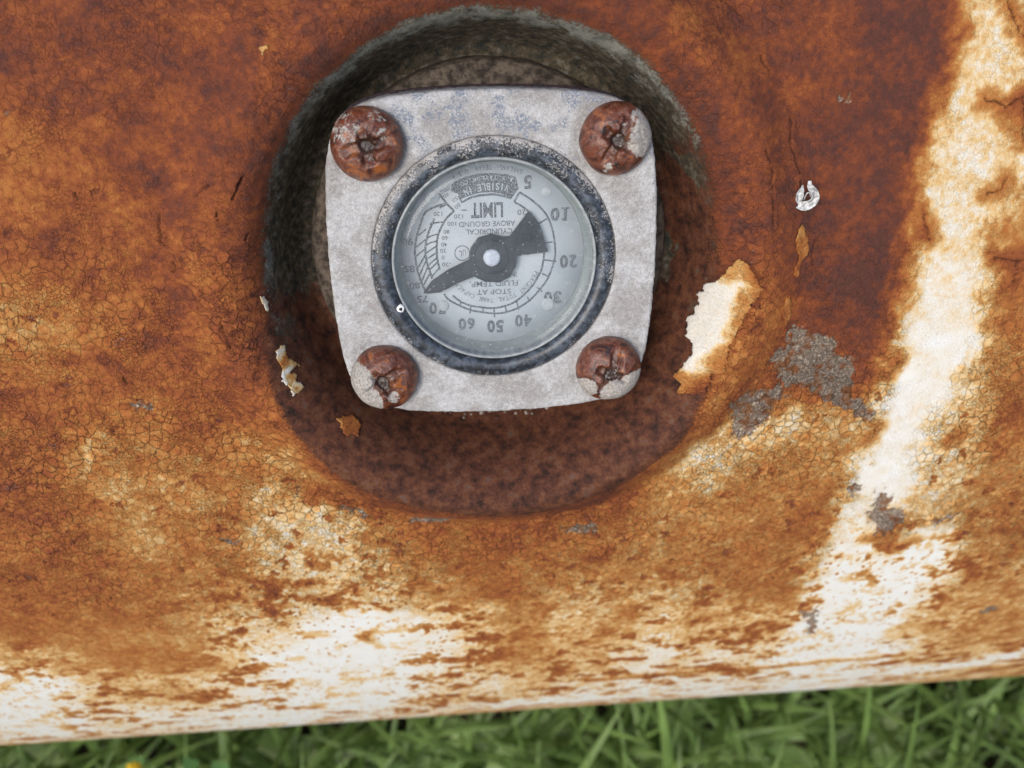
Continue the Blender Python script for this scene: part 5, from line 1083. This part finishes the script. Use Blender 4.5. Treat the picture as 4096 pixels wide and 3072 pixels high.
strip('curl', [(0.15, 2.5, .9, .25, .1), (0.2, 1.7, .8, .42, .3), (0.9, 0.9, .9, .55, .6), (1.25, 0.0, 1.0, .6, .7), (0.8, -.9, .9, .7, .7), (-.2, -1.45, .8, .75, .6), (-1.2, -1.3, .7, .6, .4), (-1.7, -.95, .6, .3, .2)])
strip('petal', [(-.9, 1.9, 1.0, .08, 0), (-1.1, 1.2, 1.0, .4, .3), (-1.35, .4, .9, .62, .5), (-1.3, -.4, .8, .55, .4), (-.9, -1.1, .7, .25, .2)])
strip('thread', [(-.35, -.6, .7, .1, 0), (-.3, .2, .9, .12, 0), (.1, .75, 1.0, .14, 0), (.5, .5, 1.0, .12, 0), (.6, 0, .9, .1, 0)], 18, 3)

# ------------------------------------------------------------------ grass
AX = Vector((0, 0, AXIS_Z * MM))
def keep_out(p):
    d = Vector((0, p.y - AX.y, p.z - AX.z))
    lim = (TANK_R + 2.5) * MM
    if d.length < lim and abs(p.x) < 0.62:
        d = d.normalized() * lim; return Vector((p.x, AX.y + d.y, max(AX.z + d.z, 0.001)))
    return p
def blade(base, az, length, width, lean, bend, twist, n=8):
    V, F = [], []
    p = Vector(base); el = math.radians(90 - lean); a = az
    sl = length / n
    for i in range(n + 1):
        f = i / n
        w_ = width * (0.55 + 0.45 * min(1, f * 3)) * (1 - f ** 2.6) + 0.0003
        d = Vector((math.cos(el) * math.cos(a), math.cos(el) * math.sin(a), math.sin(el)))
        sd_ = Vector((-math.sin(a + twist * f), math.cos(a + twist * f), 0))
        nm = sd_.cross(d)
        q = keep_out(p)
        V += [q - sd_ * w_ / 2 + nm * w_ * .15, q, q + sd_ * w_ / 2 + nm * w_ * .15]
        if i < n:
            k = 3 * i
            F += [(k, k + 1, k + 4, k + 3), (k + 1, k + 2, k + 5, k + 4)]
        p = p + d * sl
        el -= math.radians(bend) / n
    return V, F
rg = random.Random(21)
# a field of finer grass, past counting
AV, AF = [], []
for _ in range(3400):
    x = rg.uniform(-.6, .6); y = rg.uniform(-.42, .05); hi = .13
    if rg.random() < .45: x = rg.uniform(-.32, .32); y = rg.uniform(-.26, -.08); hi = .085
    v, f = blade((x, y, -.004), rg.uniform(0, 6.28), rg.uniform(.04, hi), rg.uniform(.002, .0055), rg.uniform(3, 45), rg.uniform(10, 90), rg.uniform(-1, 1), 6)
    o = len(AV); AV += v; AF += [tuple(i + o for i in q) for q in f]
tag(np_mesh('grass', [tuple(v) for v in AV], AF, M_BLADE2, None, scale=1.0), 'dense short green grass growing on the ground below the tank', 'grass', kind='stuff')
# tufts of broad blades beside the tank
tufts = [
    (-.205, -0.208, 9, 'broad grass tuft at the far left below the tank'),
    (-.150, -0.216, 8, 'broad grass tuft just right of the yellow clover flower'),
    (-.085, -0.212, 9, 'arching grass tuft below the white paint left of centre'),
    (-.030, -0.209, 9, 'grass tuft directly under the gauge, left one of two'),
    (.025, -0.216, 9, 'grass tuft directly under the gauge, right one of two'),
    (.085, -0.212, 10, 'grass tuft below the long dark seam crack'),
    (.140, -0.218, 9, 'grass tuft second from the right edge'),
    (.195, -0.222, 11, 'tall pale grass tuft at the far right edge'),
]
for i, (tx, ty, nb, lab) in enumerate(tufts):
    root = empty('grass_tuft', Matrix.Translation((tx, ty, 0)))
    tag(root, lab, 'grass tuft', 'broad grass tufts under the tank')
    for _ in range(nb + 6):
        v, f = blade((rg.gauss(0, .02), rg.gauss(0, .006), -.003), rg.choice((0, math.pi)) + rg.gauss(0.0, .3), rg.uniform(.11, .19), rg.uniform(.009, .019), rg.uniform(2, 34), rg.uniform(10, 120), rg.uniform(-.8, .8), 9)
        vv = []
        for q in v:
            k = keep_out(q + Vector((tx, ty, 0))) - Vector((tx, ty, 0)); vv.append(tuple(k))
        np_mesh('blade', vv, f, M_BLADE, root, scale=1.0)

# clover with a yellow flower at the lower left
cx0, cy0 = (-.117, -.2175)
cl = empty('clover_plant', Matrix.Translation((cx0, cy0, 0)))
tag(cl, 'small clover plant with a yellow flower in the grass at lower left', 'clover')
def tube(name, pts, r, mat, parent):
    P = [Vector(p) for p in pts]; V, F = [], []
    for i, p in enumerate(P):
        t_ = (P[min(i + 1, len(P) - 1)] - P[max(i - 1, 0)]).normalized()
        a_ = t_.orthogonal().normalized(); b_ = t_.cross(a_)
        V += [tuple(p + (a_ * math.cos(k * math.pi / 3) + b_ * math.sin(k * math.pi / 3)) * r) for k in range(6)]
    return np_mesh(name, V, grid_quads(len(P), 6, True), mat, parent, scale=1.0)
def leaflet(parent, c, az, size):
    n = 10; V = [tuple(c)]; F = []
    for k in range(n + 1):
        f = k / n; a_ = (f - .5) * 2.0
        rr_ = size * (0.92 + 0.12 * math.sin(f * math.pi * 2 * 1.0) ** 2)
        V.append((c[0] + rr_ * math.cos(az + a_ * .62), c[1] + rr_ * math.sin(az + a_ * .62), c[2] + 0.12 * size * (abs(a_) - .3)))
    return np_mesh('leaflet', V, np.array([(0, k, k + 1, k + 1) for k in range(1, n + 1)])[:, :3], M_CLOVER, parent, scale=1.0)
for (dx, dy, hz, sz) in ((0.004, 0.004, .10, .0065), (.014, .002, .095, .007), (-.02, .008, .085, .006), (.012, -.012, .09, .0065), (.03, -.004, .09, .006)):
    st = tube('stem', [(0, 0, 0), (dx * .4, dy * .4, hz * .6), (dx, dy, hz)], .0008, M_CLOVER, cl)
    a0 = rg.uniform(0, 6)
    for k in range(3): leaflet(cl, (dx, dy, hz), a0 + k * 2.094, sz)
fx, fy, fzz = -.006, .004, .125
tube('stem', [(0, 0, 0), (fx * .5, fy * .5, .07), (fx, fy, fzz)], .0008, M_CLOVER, cl)
V = []; bmf = bmesh.new()
for k in range(26):
    a_ = k * 2.4; el = 1.5 - k * .075
    d = Vector((math.cos(a_) * math.cos(el), math.sin(a_) * math.cos(el), math.sin(el)))
    m = Matrix.Translation(Vector((fx, fy, fzz)) + d * .002) @ d.to_track_quat('Z', 'Y').to_matrix().to_4x4() @ Matrix.Diagonal((.0007, .001, .0014, 1))
    bmesh.ops.create_icosphere(bmf, subdivisions=1, radius=1, matrix=m)
bm_obj('flower', bmf, M_YELLOW, cl, True)
